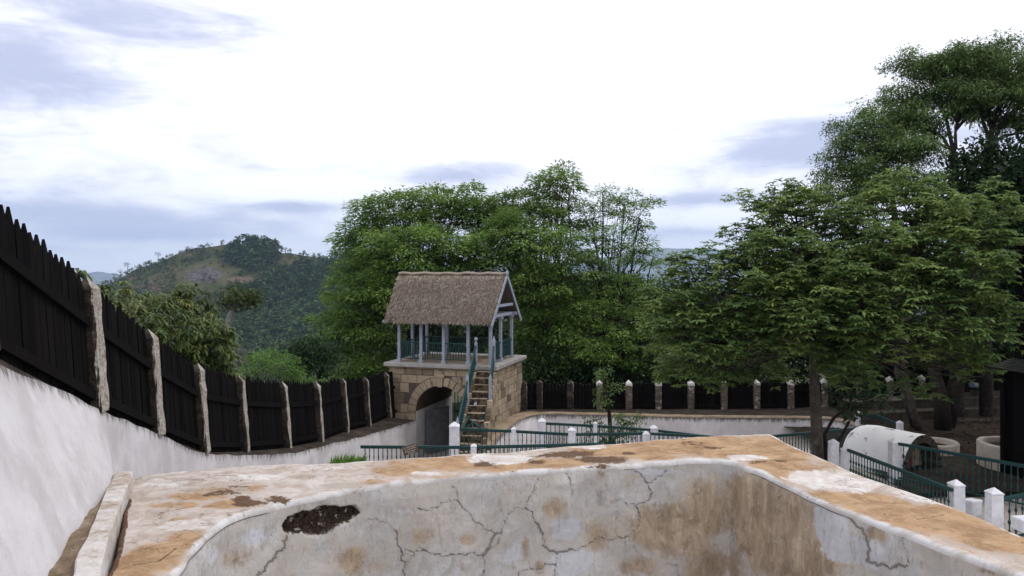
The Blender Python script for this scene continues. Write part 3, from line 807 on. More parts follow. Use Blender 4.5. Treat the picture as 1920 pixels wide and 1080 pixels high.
    for pl, w in cr:
        pl = [np.array(q, float) for q in pl]; rc = random.Random(int(pl[0][0] * 7 + pl[0][1]))
        for _ in range(3):                       # fractal wandering of the crack
            nw = [pl[0]]
            for a, b in zip(pl[:-1], pl[1:]):
                d_ = b - a; nw += [(a + b) / 2 + np.array([-d_[1], d_[0]]) * rc.uniform(-.20, .20), b]
            pl = nw
        pts = np.array([onw(x, y) for x, y in pl])
        crack = np.minimum(crack, sd_polyline(wf, pts) - w * .7 + .002)
    def blobs(V, fn, lst, pp=None):
        a = np.zeros(len(V))
        for (x, y, rx, ry, s) in lst:
            c = fn(x, y); ex = fn(x + rx, y) - c; ey = fn(x, y + ry) - c; ey2 = c - fn(x, y - ry)
            lx = max(np.linalg.norm(ex), np.linalg.norm(c - fn(x - rx, y)), .03); ly = max(np.linalg.norm(ey), np.linalg.norm(ey2), .03)
            ux = ex / (np.linalg.norm(ex) + 1e-9); 
            dv = V - c; du = dv @ ux; rest = np.sqrt(np.maximum((dv ** 2).sum(1) - du ** 2, 0))
            a = np.maximum(a, s * np.exp(-((du / lx) ** 2 + (rest / ly) ** 2) * .9))
        return a
    w_och = blobs(wf, onw, [(1041, 954, 34, 22, .62), (1130, 1000, 48, 40, .6), (1254, 990, 90, 60, .8), (1330, 960, 60, 60, .85), (1400, 940, 60, 60, .95), (1450, 990, 90, 90, 1.0), (1480, 1040, 90, 60, 1.0), (1520, 960, 25, 20, .7), (1330, 1060, 90, 40, .75), (1200, 1060, 60, 35, .6),
                            (880, 1010, 24, 14, .55), (985, 1025, 14, 40, .6), (657, 1050, 42, 36, .62), (440, 1048, 28, 24, .6), (790, 1005, 34, 24, .5), (1640, 1005, 22, 22, .75), (1012, 1062, 14, 16, .6), (700, 1060, 60, 20, .4), (1230, 930, 40, 16, .4), (1128, 890, 14, 14, .5), (1850, 1070, 60, 10, .5)])
    w_white = blobs(wf, onw, [(1060, 990, 38, 28, .75), (1075, 1055, 52, 34, .75), (960, 1040, 30, 40, .6), (1555, 985, 34, 55, .95), (1590, 1030, 60, 30, .85), (470, 1010, 60, 26, .55), (400, 1040, 30, 40, .5), (1180, 925, 20, 20, .4), (760, 958, 80, 12, .5), (600, 1030, 50, 24, .52), (850, 1066, 60, 18, .5), (1000, 902, 90, 10, .45), (1220, 884, 110, 12, .58), (900, 985, 40, 16, .45), (1630, 1050, 40, 24, .7)])
    w_grey = blobs(wf, onw, [(1125, 935, 22, 30, .65), (1150, 965, 24, 14, .6), (1210, 920, 22, 16, .55), (1310, 1060, 50, 22, .5), (1470, 1060, 50, 22, .45), (1410, 1000, 40, 18, .35), (1340, 1035, 16, 12, .6), (1105, 945, 18, 14, .5)])
    hp = np.array([onw(x, y) for x, y in [(529, 984), (534, 997), (548, 1003), (565, 997), (575, 1004), (596, 1005), (612, 999), (634, 986), (655, 976), (676, 962), (668, 950), (655, 948), (640, 952), (618, 948), (600, 950), (585, 957), (570, 960), (555, 965), (540, 970)]])
    hc = hp.mean(0); u = hp[9] - hp[0]; u /= np.linalg.norm(u)
    h2 = np.stack([(hp - hc) @ u, hp[:, 2] - hc[2]], -1); v2 = np.stack([(wf - hc) @ u, wf[:, 2] - hc[2]], -1)
    inside = np.zeros(len(wf), bool)
    for a, b in zip(h2, np.roll(h2, -1, 0)):
        cnd = ((a[1] > v2[:, 1]) != (b[1] > v2[:, 1])); xi = (b[0] - a[0]) * (v2[:, 1] - a[1]) / (b[1] - a[1] + 1e-12) + a[0]
        inside ^= cnd & (v2[:, 0] < xi)
    near = np.linalg.norm(wf - hc, axis=1) < 1.2
    dh = sd_polyline(np.c_[v2, np.zeros(len(v2))], np.c_[np.vstack([h2, h2[:1]]), np.zeros(len(h2) + 1)])
    hole = np.where(near, np.where(inside, dh, -dh), -1.0)
    dep = np.clip(hole / .03, 0, 1) * .13
    rough = np.array([nz(p, 14, 31) * .07 + nz(p, 34, 33) * .03 if hh > 0 else 0 for p, hh in zip(wf, hole)])
    wf[:, :2] -= np.repeat(nr, len(wz), 0) * (dep + np.where(hole > 0, rough * np.clip(hole / .03, 0, 1), 0))[:, None]
    # ---- rim stains
    r_och = blobs(flat, onr, [(880, 868, 170, 16, .8), (760, 882, 70, 14, .7), (700, 905, 40, 8, .5), (1020, 868, 120, 14, .7), (1180, 845, 120, 14, .9), (1320, 835, 110, 22, 1.0), (1440, 845, 70, 26, 1.0), (1480, 880, 70, 24, .8), (1640, 945, 70, 24, .95), (1740, 970, 90, 22, 1.0), (1860, 1010, 90, 24, 1.0), (1560, 870, 40, 10, .5),
                              (370, 930, 70, 10, .62), (440, 945, 50, 8, .85), (350, 1010, 40, 22, .75), (280, 1050, 60, 30, .95), (340, 972, 30, 6, .5), (330, 945, 60, 6, .5), (235, 1075, 60, 30, .9), (470, 915, 40, 8, .4), (1240, 840, 150, 14, .9), (960, 878, 90, 8, .6), (1560, 935, 70, 16, .8), (1620, 880, 60, 12, .5), (420, 920, 90, 8, .45), (850, 895, 60, 4, .6), (1240, 858, 50, 6, .7)])
    r_white = blobs(flat, onr, [(940, 859, 66, 11, .95), (1100, 837, 48, 6, .8), (1560, 903, 95, 20, .95), (1700, 925, 90, 14, .6), (1640, 900, 60, 8, .6), (1400, 857, 46, 6, .75), (800, 888, 50, 8, .6), (350, 985, 60, 12, .8), (500, 895, 120, 8, .55), (640, 878, 60, 8, .5), (1850, 1035, 40, 8, .4), (300, 905, 60, 10, .6), (1900, 1000, 60, 6, .5), (1500, 832, 20, 5, .5)])
    r_moss = blobs(flat, onr, [(1060, 852, 60, 8, .70), (1130, 862, 55, 8, .68), (1010, 864, 26, 6, .55), (905, 870, 26, 6, .55), (1180, 850, 22, 4, .45), (1290, 828, 44, 8, .40), (1330, 840, 50, 4, .38), (470, 944, 34, 7, .82), (455, 936, 22, 6, .7), (430, 924, 34, 5, .62), (520, 938, 28, 5, .6), (440, 912, 26, 4, .5), (400, 928, 40, 3, .45), (1130, 872, 30, 3, .5), (450, 900, 30, 3, .30), (1440, 865, 60, 4, .40), (1760, 960, 30, 3, .3), (890, 895, 22, 5, .3), (1510, 838, 30, 3, .25)])
    rs_ = np.tile(np.r_[np.zeros(6), top_s, np.ones(rows - 6 - len(top_s))], n)
    r_white = np.maximum(r_white, np.clip(1 - rs_ / .14, 0, 1) * .52 * (flat[:, 1] > 7.0))
    r_moss = np.maximum(r_moss, np.clip(1 - rs_ / .05, 0, 1) * .55 * (flat[:, 1] < 7.9) * (flat[:, 0] < 0))
    r_grey = blobs(flat, onr, [(640, 910, 50, 7, .75), (200, 980, 10, 20, .3), (230, 968, 20, 14, .5), (560, 890, 50, 8, .4)])
    r_cr = np.full(len(flat), 9.0)
    for pl in ([(400, 890), (440, 893), (480, 884), (545, 878)], [(380, 914), (430, 912), (470, 907)], [(900, 862), (930, 876), (960, 884)], [(1310, 850), (1360, 853), (1420, 846), (1400, 842), (1370, 846)], [(1690, 925), (1720, 935), (1760, 942)], [(300, 960), (360, 948), (400, 950)], [(1660, 964), (1720, 972), (1770, 966)], [(640, 892), (700, 889), (740, 880)], [(330, 930), (350, 938)],
               [(1215, 862), (1260, 850), (1330, 848)], [(1450, 862), (1500, 874), (1530, 876)], [(250, 1060), (300, 1052), (330, 1030)]):
        r_cr = np.minimum(r_cr, sd_polyline(flat, np.array([onr(*q) for q in pl])))
    flat[:, 2] += np.clip(r_moss - .4, 0, 1) * .02
    o = link_mesh(np_mesh('rim', flat - ORG[root], [grid_faces(n, rows)], True, {'ochre': r_och, 'white': r_white, 'moss': r_moss, 'grey': r_grey, 'crack': r_cr, 'lip': np.tile(lip, n)}), 'rim', M['rim'], root, ORG[root])
    o = link_mesh(np_mesh('basin_wall', wf - ORG[root], [grid_faces(n, len(wz))], True, {'ochre': w_och, 'white': w_white, 'grey': w_grey, 'crack': crack, 'hole': hole}), 'basin_wall', M['basin'], root, ORG[root])
    fl = np.c_[Iw + nr * .05, np.full(n, RZ - .05 - 1.72)][::12]
    mb = MB(); mb.add(fl, [tuple(range(len(fl)))[::-1]]); mb.build('basin_floor', M['yard'], root)
build_bath()

# ---- kerb and gutter beside the left wall
def build_kerb():
    keyL = [(-1.9, 2.2), (-2.45, 3.9), tuple(onz(135, 1072, -2.08)[:2]), tuple(onz(172, 985, -2.08)[:2]), tuple(onz(214, 884, -2.08)[:2])]
    keyR = [(-1.72, 2.2), (-2.25, 3.9), tuple(onz(190, 1060, -2.08)[:2]), tuple(onz(220, 960, -2.08)[:2]), tuple(onz(250, 883, -2.08)[:2])]
    L, Rr = resample([np.array(keyL), np.array(keyR)], .05)
    n = len(L); v = []
    for i in range(n):
        a, b = L[i], Rr[i]; d = (b - a) / np.linalg.norm(b - a)
        w1 = nz((a[0], a[1], 0), 3) * .02; w2 = nz((b[0], b[1], 5), 3) * .02; hz_ = nz((a[0], a[1], 9), 2.5) * .012
        zt = -2.08 + hz_
        pr = [(a - d * .01, -2.42), (a + d * w1, zt - .012), (a + d * (.012 + w1), zt), ((a + b) / 2, zt + .003), (b - d * (.012 + w2), zt), (b - d * w2, zt - .012), (b + d * .02, -2.42)]
        v += [(q[0][0], q[0][1], q[1]) for q in pr]
    f = grid_faces(n, 7)[:, ::-1]
    caps = np.array([[0, 1, 2, 3], [0, 3, 4, 5]]) ; e = (n - 1) * 7
    v = np.array(v); org = np.array([-3.4, 6, -2.42])
    capf = [np.array([list(range(6, -1, -1))]), np.array([[e + k for k in range(7)]])]
    o = link_mesh(np_mesh('kerb', v - org, [f] + [c[:, ::-1] for c in capf], False), 'kerb', M['kerb'], None, org)
    tag(o, 'narrow white plastered kerb between the bath rim and the left wall', 'kerb')
    xs = []
    for y in np.arange(2.0, 7.86, .08):
        xl = np.interp(y, [1.9, 3.9, 6, 8.1, 8.5], [-2.2, -3.1, -4.0, -4.8, -4.9]); xr = np.interp(y, [2.2, 3.9, 5.2, 7.83, 8.5], [-1.8, -2.35, -2.95, -4.0, -4.0])
        for q in np.linspace(0, 1, 8):
            p = [xl + (xr - xl) * q, y, -2.135]; p[2] += nz(p, 4) * .03 + nz(p, 12, 4) * .012; xs.append(p)
    m = len(xs) // 8
    o = link_mesh(np_mesh('gutter', np.array(xs), [grid_faces(m, 8)[:, ::-1]], True), 'gutter', M['gutter'], None, np.zeros(3)); tag(o, kind='structure')
build_kerb()

# =================================================================== GATEHOUSE
FL = np.array([-4.12, 25.08]); TH = R(17); EU = np.array([math.cos(TH), -math.sin(TH)]); EV = np.array([math.sin(TH), math.cos(TH)])
GW, GD = 3.70, 3.20
ZS = -3.02                                     # floor of the pavilion
def G(u, v, z): return np.array([*(FL + EU * u + EV * v), z])
EU3 = np.array([*EU, 0]); EV3 = np.array([*EV, 0])
AC, AZ, RI, RO = GW * .5, -4.63, .88, 1.17     # arch
ZB = -6.3
def block_face(mb, p2, to3, nrm, depth, a):
    """p2 : 2-D outline, extruded outward by depth with chamfer"""
    p2 = np.array(p2); c = p2.mean(0); n = len(p2)
    q = c + (p2 - c) * (1 - .018 / max(.1, np.abs(p2 - c).max()))
    base = [to3(*p) for p in p2]; top = [to3(*p) + nrm * depth for p in q]
    mb.add(base + top, [tuple(range(n, 2 * n))] + [(i, (i + 1) % n, n + (i + 1) % n, n + i) for i in range(n)], a)
def build_gatehouse():
    root = thing('gatehouse', G(GW / 2, GD / 2, ZB), 'stone arched gatehouse carrying an open thatched pavilion with grey posts', 'gatehouse')
    rr = random.Random(5)
    # ---- core with the arch cut through it
    core = MB(); ztop = -3.20
    def ring(v):
        pts = [(0, ZB), (0, ztop)] + [(GW, ztop), (GW, ZB)]
        return pts
    arc = [(AC - RI, ZB)] + [(AC - RI * math.cos(math.pi * k / 20), AZ + RI * math.sin(math.pi * k / 20)) for k in range(21)] + [(AC + RI, ZB)]
    def face(v, flip):
        vs = []; fs = []
        m = len(arc)
        for (u, z) in arc: vs.append(G(u, v, z))
        outer = []
        for i, (u, z) in enumerate(arc):
            if i == 0: o_ = (0, ZB)
            elif i == m - 1: o_ = (GW, ZB)
            else:
                an = math.pi * (i - 1) / 20
                cx, cz = -math.cos(an), math.sin(an)
                k = min((GW / 2) / max(abs(cx), 1e-6), (ztop - AZ) / max(cz, 1e-6))
                o_ = (AC + cx * k, AZ + cz * k)
            outer.append(o_)
        for (u, z) in outer: vs.append(G(u, v, z))
        for i in range(m - 1):
            f = (i, i + 1, m + i + 1, m + i); fs.append(f if flip else f[::-1])
        # corner fill
        for cu in (0, GW):
            idx = [i for i in range(m - 1) if (outer[i][1] < ztop - 1e-6) != (outer[i + 1][1] < ztop - 1e-6) and abs((outer[i][0] if outer[i][1] < ztop - 1e-6 else outer[i + 1][0]) - cu) < 1e-6]
            for i in idx:
                vs.append(G(cu, v, ztop)); f = (m + i, m + i + 1, len(vs) - 1); fs.append(f if flip else f[::-1])
        core.add(vs, fs)
    face(0, False); face(GD, True)
    for u in (0, GW):
        q = [G(u, 0, ZB), G(u, GD, ZB), G(u, GD, ztop), G(u, 0, ztop)]; core.add(q, [(0, 1, 2, 3) if u else (3, 2, 1, 0)])
    core.add([G(0, 0, ztop), G(GW, 0, ztop), G(GW, GD, ztop), G(0, GD, ztop)], [(0, 1, 2, 3)])
    core.build('stone_core', M['mortar'], root)
    tun = MB()
    vs = []
    for (u, z) in arc[1:-1]: vs += [G(u, .0, z), G(u, GD, z)]
    tun.add(vs, [(2 * i, 2 * i + 1, 2 * i + 3, 2 * i + 2) for i in range(len(arc) - 3)])
    tun.build('vault_lining', M['block'], root, True)
    jm = MB()
    for u, s in ((AC - RI, 1), (AC + RI, -1)):
        q = [G(u, 0, ZB), G(u, GD, ZB), G(u, GD, AZ), G(u, 0, AZ)]
        q2 = [p + EU3 * (.03 * s) for p in q]
        jm.add(q + q2, [(4, 5, 6, 7), (7, 6, 5, 4), (0, 1, 5, 4), (3, 2, 6, 7), (0, 3, 7, 4), (1, 2, 6, 5)])
    m_ = jm.build('jamb_plaster', M['whitewash'], root)
    m_.data.attributes.new('edge', 'FLOAT', 'POINT').data.foreach_set('value', np.full(len(m_.data.vertices), .6, np.float32))
    # ---- facing blocks, front
    bl = MB(); nF = -EV3
    z = ZB
    while z < ztop - .05:
        h = rr.uniform(.28, .37)
        if ztop - (z + h) < .2: h = ztop - z
        u = 0
        while u < GW - .01:
            w = rr.uniform(.34, .66)
            if GW - (u + w) < .2: w = GW - u
            g = .008
            x0, x1, y0, y1 = u + g, u + w - g, z + g, z + h - g
            out = []
            K = 7
            for (xa, ya, xb, yb) in ((x0, y0, x1, y0), (x1, y0, x1, y1), (x1, y1, x0, y1), (x0, y1, x0, y0)):
                for k in range(K): out.append((xa + (xb - xa) * k / K, ya + (yb - ya) * k / K))
            keep = []; ins = 0
            for (x, y) in out:
                dx, dy = x - AC, y - AZ
                if dy < 0:
                    if abs(dx) < RI + .02:
                        ins += 1; x = AC + math.copysign(RI + .02, dx if abs(dx) > 1e-6 else ((x0 + x1) / 2 - AC))
                else:
                    r = math.hypot(dx, dy)
                    if r < RO + .015:
                        ins += 1; k = (RO + .015) / max(r, 1e-6); x, y = AC + dx * k, AZ + dy * k
                keep.append((x, y))
            mx = max(p[0] for p in keep) - min(p[0] for p in keep)
            cxm = ((x0 + x1) / 2 - AC, (y0 + y1) / 2 - AZ)
            if ins < len(out) * .72 and mx > .05 and not (cxm[1] > 0 and math.hypot(*cxm) < RO - .02):
                block_face(bl, keep, lambda a, b: G(a, 0, b), nF, rr.uniform(.012, .028), rr.betavariate(2.2, 1.6))
            u += w
        z += h
    # right side and left side
    for uu, nS in ((GW, EU3), (0, -EU3)):
        z = ZB
        while z < ztop - .05:
            h = rr.uniform(.22, .30)
            if ztop - (z + h) < .18: h = ztop - z
            v = 0
            while v < GD - .01:
                w = rr.uniform(.24, .5)
                if GD - (v + w) < .2: w = GD - v
                g = .008
                block_face(bl, [(v + g, z + g), (v + w - g, z + g), (v + w - g, z + h - g), (v + g, z + h - g)], lambda a, b, q=uu: G(q, a, b), nS, rr.uniform(.01, .03), rr.betavariate(2.2, 1.6))
                v += w
            z += h
    bl.build('facing_stones', M['block'], root)
    # voussoirs
    vo = MB(); nv = 15
    for k in range(nv):
        a0 = math.pi * k / nv + .008; a1 = math.pi * (k + 1) / nv - .008
        if k == nv // 2: continue
        o_ = [(AC - RO * math.cos(a0), AZ + RO * math.sin(a0)), (AC - RO * math.cos((a0 + a1) / 2), AZ + RO * math.sin((a0 + a1) / 2)), (AC - RO * math.cos(a1), AZ + RO * math.sin(a1)),
              (AC - RI * math.cos(a1), AZ + RI * math.sin(a1)), (AC - RI * math.cos((a0 + a1) / 2), AZ + RI * math.sin((a0 + a1) / 2)), (AC - RI * math.cos(a0), AZ + RI * math.sin(a0))]
        vo = MB(); block_face(vo, o_, lambda a, b: G(a, 0, b), nF, .04, rr.uniform(.45, .95)); vo.build('voussoir', M['block'], root)
    ks = MB(); ks.hexa([G(AC - .085, .02, AZ + RI - .03), G(AC + .085, .02, AZ + RI - .03), G(AC + .085, -.0, AZ + RI - .03), G(AC - .085, 0, AZ + RI - .03)][:0] or
                       [G(AC - .085, -.09, AZ + RI - .03), G(AC + .085, -.09, AZ + RI - .03), G(AC + .085, 0, AZ + RI - .03), G(AC - .085, 0, AZ + RI - .03)],
                       [G(AC - .12, -.09, AZ + RO + .0), G(AC + .12, -.09, AZ + RO), G(AC + .12, 0, AZ + RO), G(AC - .12, 0, AZ + RO)], .75)
    ks.box(G(AC, -.055, AZ + RO + .05), (.34, .13, .10), EU3, EV3, a=.7)
    ks.build('keystone', M['block'], root, bevel=.012)
    # cornice and floor slab
    cn = MB(); cn.box(G(GW / 2, GD / 2, -3.175), (GW + .14, GD + .14, .05), EU3, EV3, a=.35); cn.build('cornice', M['block'], root)
    sl = MB(); sl.box(G(GW / 2, GD / 2, -3.085), (GW + .30, GD + .30, .13), EU3, EV3); sl.build('floor_slab', M['slab'], root, bevel=.02)
    fl = MB(); fl.box(G(GW / 2, 1.35, ZS + .005), (GW - .5, 2.3, .008), EU3, EV3); fl.build('floor_finish', M['terrace'], root)
    # ---- columns
    us = [.29, 1.09, 1.90, 2.76, 3.53]; vf, vm, vb = .16, 1.22, 2.48
    spots = [(u, vf) for u in us] + [(u, vb) for u in us] + [(.29, vm), (3.53, vm)]
    ztopc = -1.50
    cb = MB(); hc = ztopc - ZS
    cb.box((0, 0, hc / 2), (.095, .095, hc), EU3, EV3); cb.box((0, 0, .045), (.15, .15, .09), EU3, EV3); cb.box((0, 0, hc - .05), (.17, .13, .09), EU3, EV3)
    c0 = cb.build('column', M['column'], None, origin=np.zeros(3), bevel=.006); 
    for i, (u, v) in enumerate(spots):
        p = G(u, v, ZS)
        if i == 0: c0.parent = root; c0.location = tuple(p - ORG[root]); ORG[c0] = p
        else: copy_part(c0, root, p)
    # tie beams
    for a, b in [((.1, vf), (3.72, vf)), ((.1, vb), (3.72, vb)), ((.29, vf + .07), (.29, vb - .07)), ((3.53, vf + .07), (3.53, vb - .07))]:
        mb = MB(); mb.bar(G(*a, ztopc + .05), G(*b, ztopc + .05), .10, .10); mb.build('tie_beam', M['column'], root)
    # gable posts and collar (right gable is seen)
    vr = 1.40; ZE, ZR = -1.64, -.17
    for uu in (3.53,):
        mb = MB(); mb.bar(G(uu + .10, .62, -1.12), G(uu + .10, 2.25, -1.12), .06, .09); mb.build('collar_beam', M['column'], root)
    # ---- railings between the columns
    balp = [(.010, 0), (.014, .03), (.014, .10), (.024, .15), (.014, .20), (.012, .28), (.024, .33), (.012, .38), (.014, .46), (.010, .50)]
    bm_ = MB(); bm_.lathe(balp, (0, 0, 0), 6); bal0 = None
    runs = [((us[0], vf), (us[1], vf)), ((us[1], vf), (us[2], vf)), ((us[2], vf), (us[3], vf)), ((us[0], vb), (us[1], vb)), ((us[1], vb), (us[2], vb)), ((us[2], vb), (us[3], vb)), ((us[3], vb), (us[4], vb)),
            ((us[0], vf), (us[0], vm)), ((us[0], vm), (us[0], vb)), ((us[4], vf), (us[4], vm)), ((us[4], vm), (us[4], vb))]
    for a, b in runs:
        A, B = G(*a, 0), G(*b, 0); d = (B - A) / np.linalg.norm(B - A); A = A + d * .05; B = B - d * .05
        tr = MB(); tr.bar(A + (0, 0, ZS + .66), B + (0, 0, ZS + .66), .055, .04); trr = tr.build('balcony_rail', M['teal'], root)
        br = MB(); br.bar(A + (0, 0, ZS + .13), B + (0, 0, ZS + .13), .035, .03); br.build('bottom_rail', M['teal'], trr, origin=ORG[root])
        n = int(np.linalg.norm(B - A) / .085)
        for k in range(1, n):
            p = A + (B - A) * k / n + (0, 0, ZS + .14)
            if bal0 is None:
                bal0 = bm_.build('baluster', M['teal'], None, True, np.zeros(3)); bal0.parent = trr; bal0.location = tuple(p - ORG[trr]); ORG[bal0] = p
            else: copy_part(bal0, trr, p)
    # ---- thatched roof: solid slopes plus thousands of reeds
    uL0, uL1, uR = -.06, -.30, 3.66
    vE0, vE1 = -.14, 2.98
    th = .13
    under = M['darkstone']
    body = MB()
    def slope(v_e, sgn):
        a = [G(uL0, v_e, ZE), G(uR, v_e, ZE), G(uR, vr, ZR), G(uL1, vr, ZR)]
        nr = np.cross(a[1] - a[0], a[3] - a[0]); nr /= np.linalg.norm(nr); nr *= sgn
        lo = [p - nr * th * .2 for p in a]; hi = [p + nr * th * .55 for p in a]
        if sgn > 0: body.hexa(lo, hi, .2)
        else: body.hexa([lo[1], lo[0], lo[3], lo[2]], [hi[1], hi[0], hi[3], hi[2]], .2)
        return hi, nr
    H1, N1 = slope(vE0, 1); H2, N2 = slope(vE1, -1)
    V = []; A_ = []
    for (H, N_, cnt) in ((H1, N1, 15000), (H2, N2, 6000)):
        su = RNG.random(cnt); sv = RNG.random(cnt) ** .95
        rowj = np.floor(sv * 17) / 17 + RNG.random(cnt) * .03
        sv = np.where(RNG.random(cnt) < .6, rowj, sv)
        lo = H[0] + (H[1] - H[0]) * su[:, None]; hi = H[3] + (H[2] - H[3]) * su[:, None]
        p = lo + (hi - lo) * sv[:, None]
        dn = (lo - hi); dn /= np.linalg.norm(dn, axis=1)[:, None]
        ax = (H[1] - H[0]) / np.linalg.norm(H[1] - H[0])
        L = RNG.uniform(.10, .24, cnt)[:, None]; w = RNG.uniform(.007, .018, cnt)[:, None]
        d = dn + ax * RNG.normal(0, .27, cnt)[:, None] + N_ * RNG.uniform(.02, .34, cnt)[:, None]
        d /= np.linalg.norm(d, axis=1)[:, None]
        sd_ = np.cross(d, N_); sd_ /= np.linalg.norm(sd_, axis=1)[:, None]
        up = N_ * (.012)
        b = p + up; e = p + d * L + up
        e[:, 2] -= np.where(sv < .04, RNG.random(cnt) * .04, 0)
        V.append(np.stack([b - sd_ * w, b + sd_ * w, e + sd_ * w * .5, e - sd_ * w * .5], 1)); A_.append(np.repeat(RNG.beta(2, 2, cnt) * (.75 + .25 * sv), 4))
    rv = np.concatenate(V).reshape(-1, 3); nb = len(body.v)
    verts = np.vstack([np.array(body.v), rv]); fs = [np.array(body.f), (np.arange(len(rv)).reshape(-1, 4) + nb)]
    me = np_mesh('thatch', verts - ORG[root], fs, False, {'var': np.concatenate([np.array(body.a), np.concatenate(A_)])})
    tho = link_mesh(me, 'thatched_roof', M['thatch'], root, ORG[root])
    rc = MB(); pts = [G(uL1 - .02 + (uR - uL1 + .02) * k / 24, vr, ZR + .115 + .015 * math.sin(k * 1.3) + .01 * rr.uniform(-1, 1)) for k in range(25)]
    rc.tube(pts, .052, 8, a=.75); rc.build('ridge_roll', M['thatch'], tho, True, origin=ORG[root])
    # bargeboards at both gables, crossing at the top
    for uu, ue in ((uR + .05, uR + .05),):
        for v_e, s in ((vE0 - .03, -1), (vE1 + .03, 1)):
            p = G(ue, v_e, ZE - .02); q = G(uu, vr, ZR + .06); d = q - p; d /= np.linalg.norm(d)
            mb = MB(); mb.bar(p - d * .12, q + d * .16, .03, .13, up=EU3 if False else (0, 0, 1)); mb.build('bargeboard', M['column'], root)
    for v_e in (vE0 + .02, vE1 - .02):
        mb = MB(); mb.bar(G(uL0 - .12, v_e, ZE - .01), G(uL0 + .4, v_e, ZE + .01), .07, .09); mb.build('eave_end', M['column'], root)
    # rafters visible under the right gable
    for v_e in (vE0 + .35, vE1 - .35):
        zz_ = ZE + (ZR - ZE) * (abs(v_e - (vE0 if v_e < vr else vE1)) / (vr - vE0)) - .10
        mb = MB(); mb.bar(G(.0, v_e, zz_), G(3.6, v_e, zz_), .06, .06); mb.build('purlin', M['darkstone'], root)
    # ---- gate leaves inside the passage
    gd = MB(); gv = 1.55
    p0, p1 = G(AC - .10, gv, ZB), G(AC + RI - .04, gv, ZB)
    for k in range(9):
        q = p0 + (p1 - p0) * k / 8
        gd.bar(q + (0, 0, .05), q + (0, 0, 2.15 + .35 * math.sin(math.pi * (.35 + .3 * k / 8))), .03, .03)
    for zz_ in (.1, 1.0, 1.45): gd.bar(p0 + (0, 0, zz_), p1 + (0, 0, zz_), .04, .06)
    gd.box((p0 + p1) / 2 + (0, .02, .55), (np.linalg.norm(p1 - p0), .02, .9), EU3, EV3)
    gd.build('iron_gate', M['teal'], root)
    dl = MB(); dl.box(G(AC - RI + .34 + .06, .95, ZB + .83), (.05, 1.0, 1.62), EU3 * .55 - EV3 * .83 if False else np.cross((0, 0, 1.), -(EV3 * .9 + EU3 * .42) / np.linalg.norm(EV3 * .9 + EU3 * .42)), None)
    d_ = dl.build('gate_door', M['door'], root)
    hb = MB(); hb.bar(G(AC - RI + .66, 1.42, ZB + .05), G(AC - RI + .66, 1.42, ZB + 1.65), .05, .05); hb.build('door_edge', M['postwhite'], d_, origin=ORG[root])
build_gatehouse()

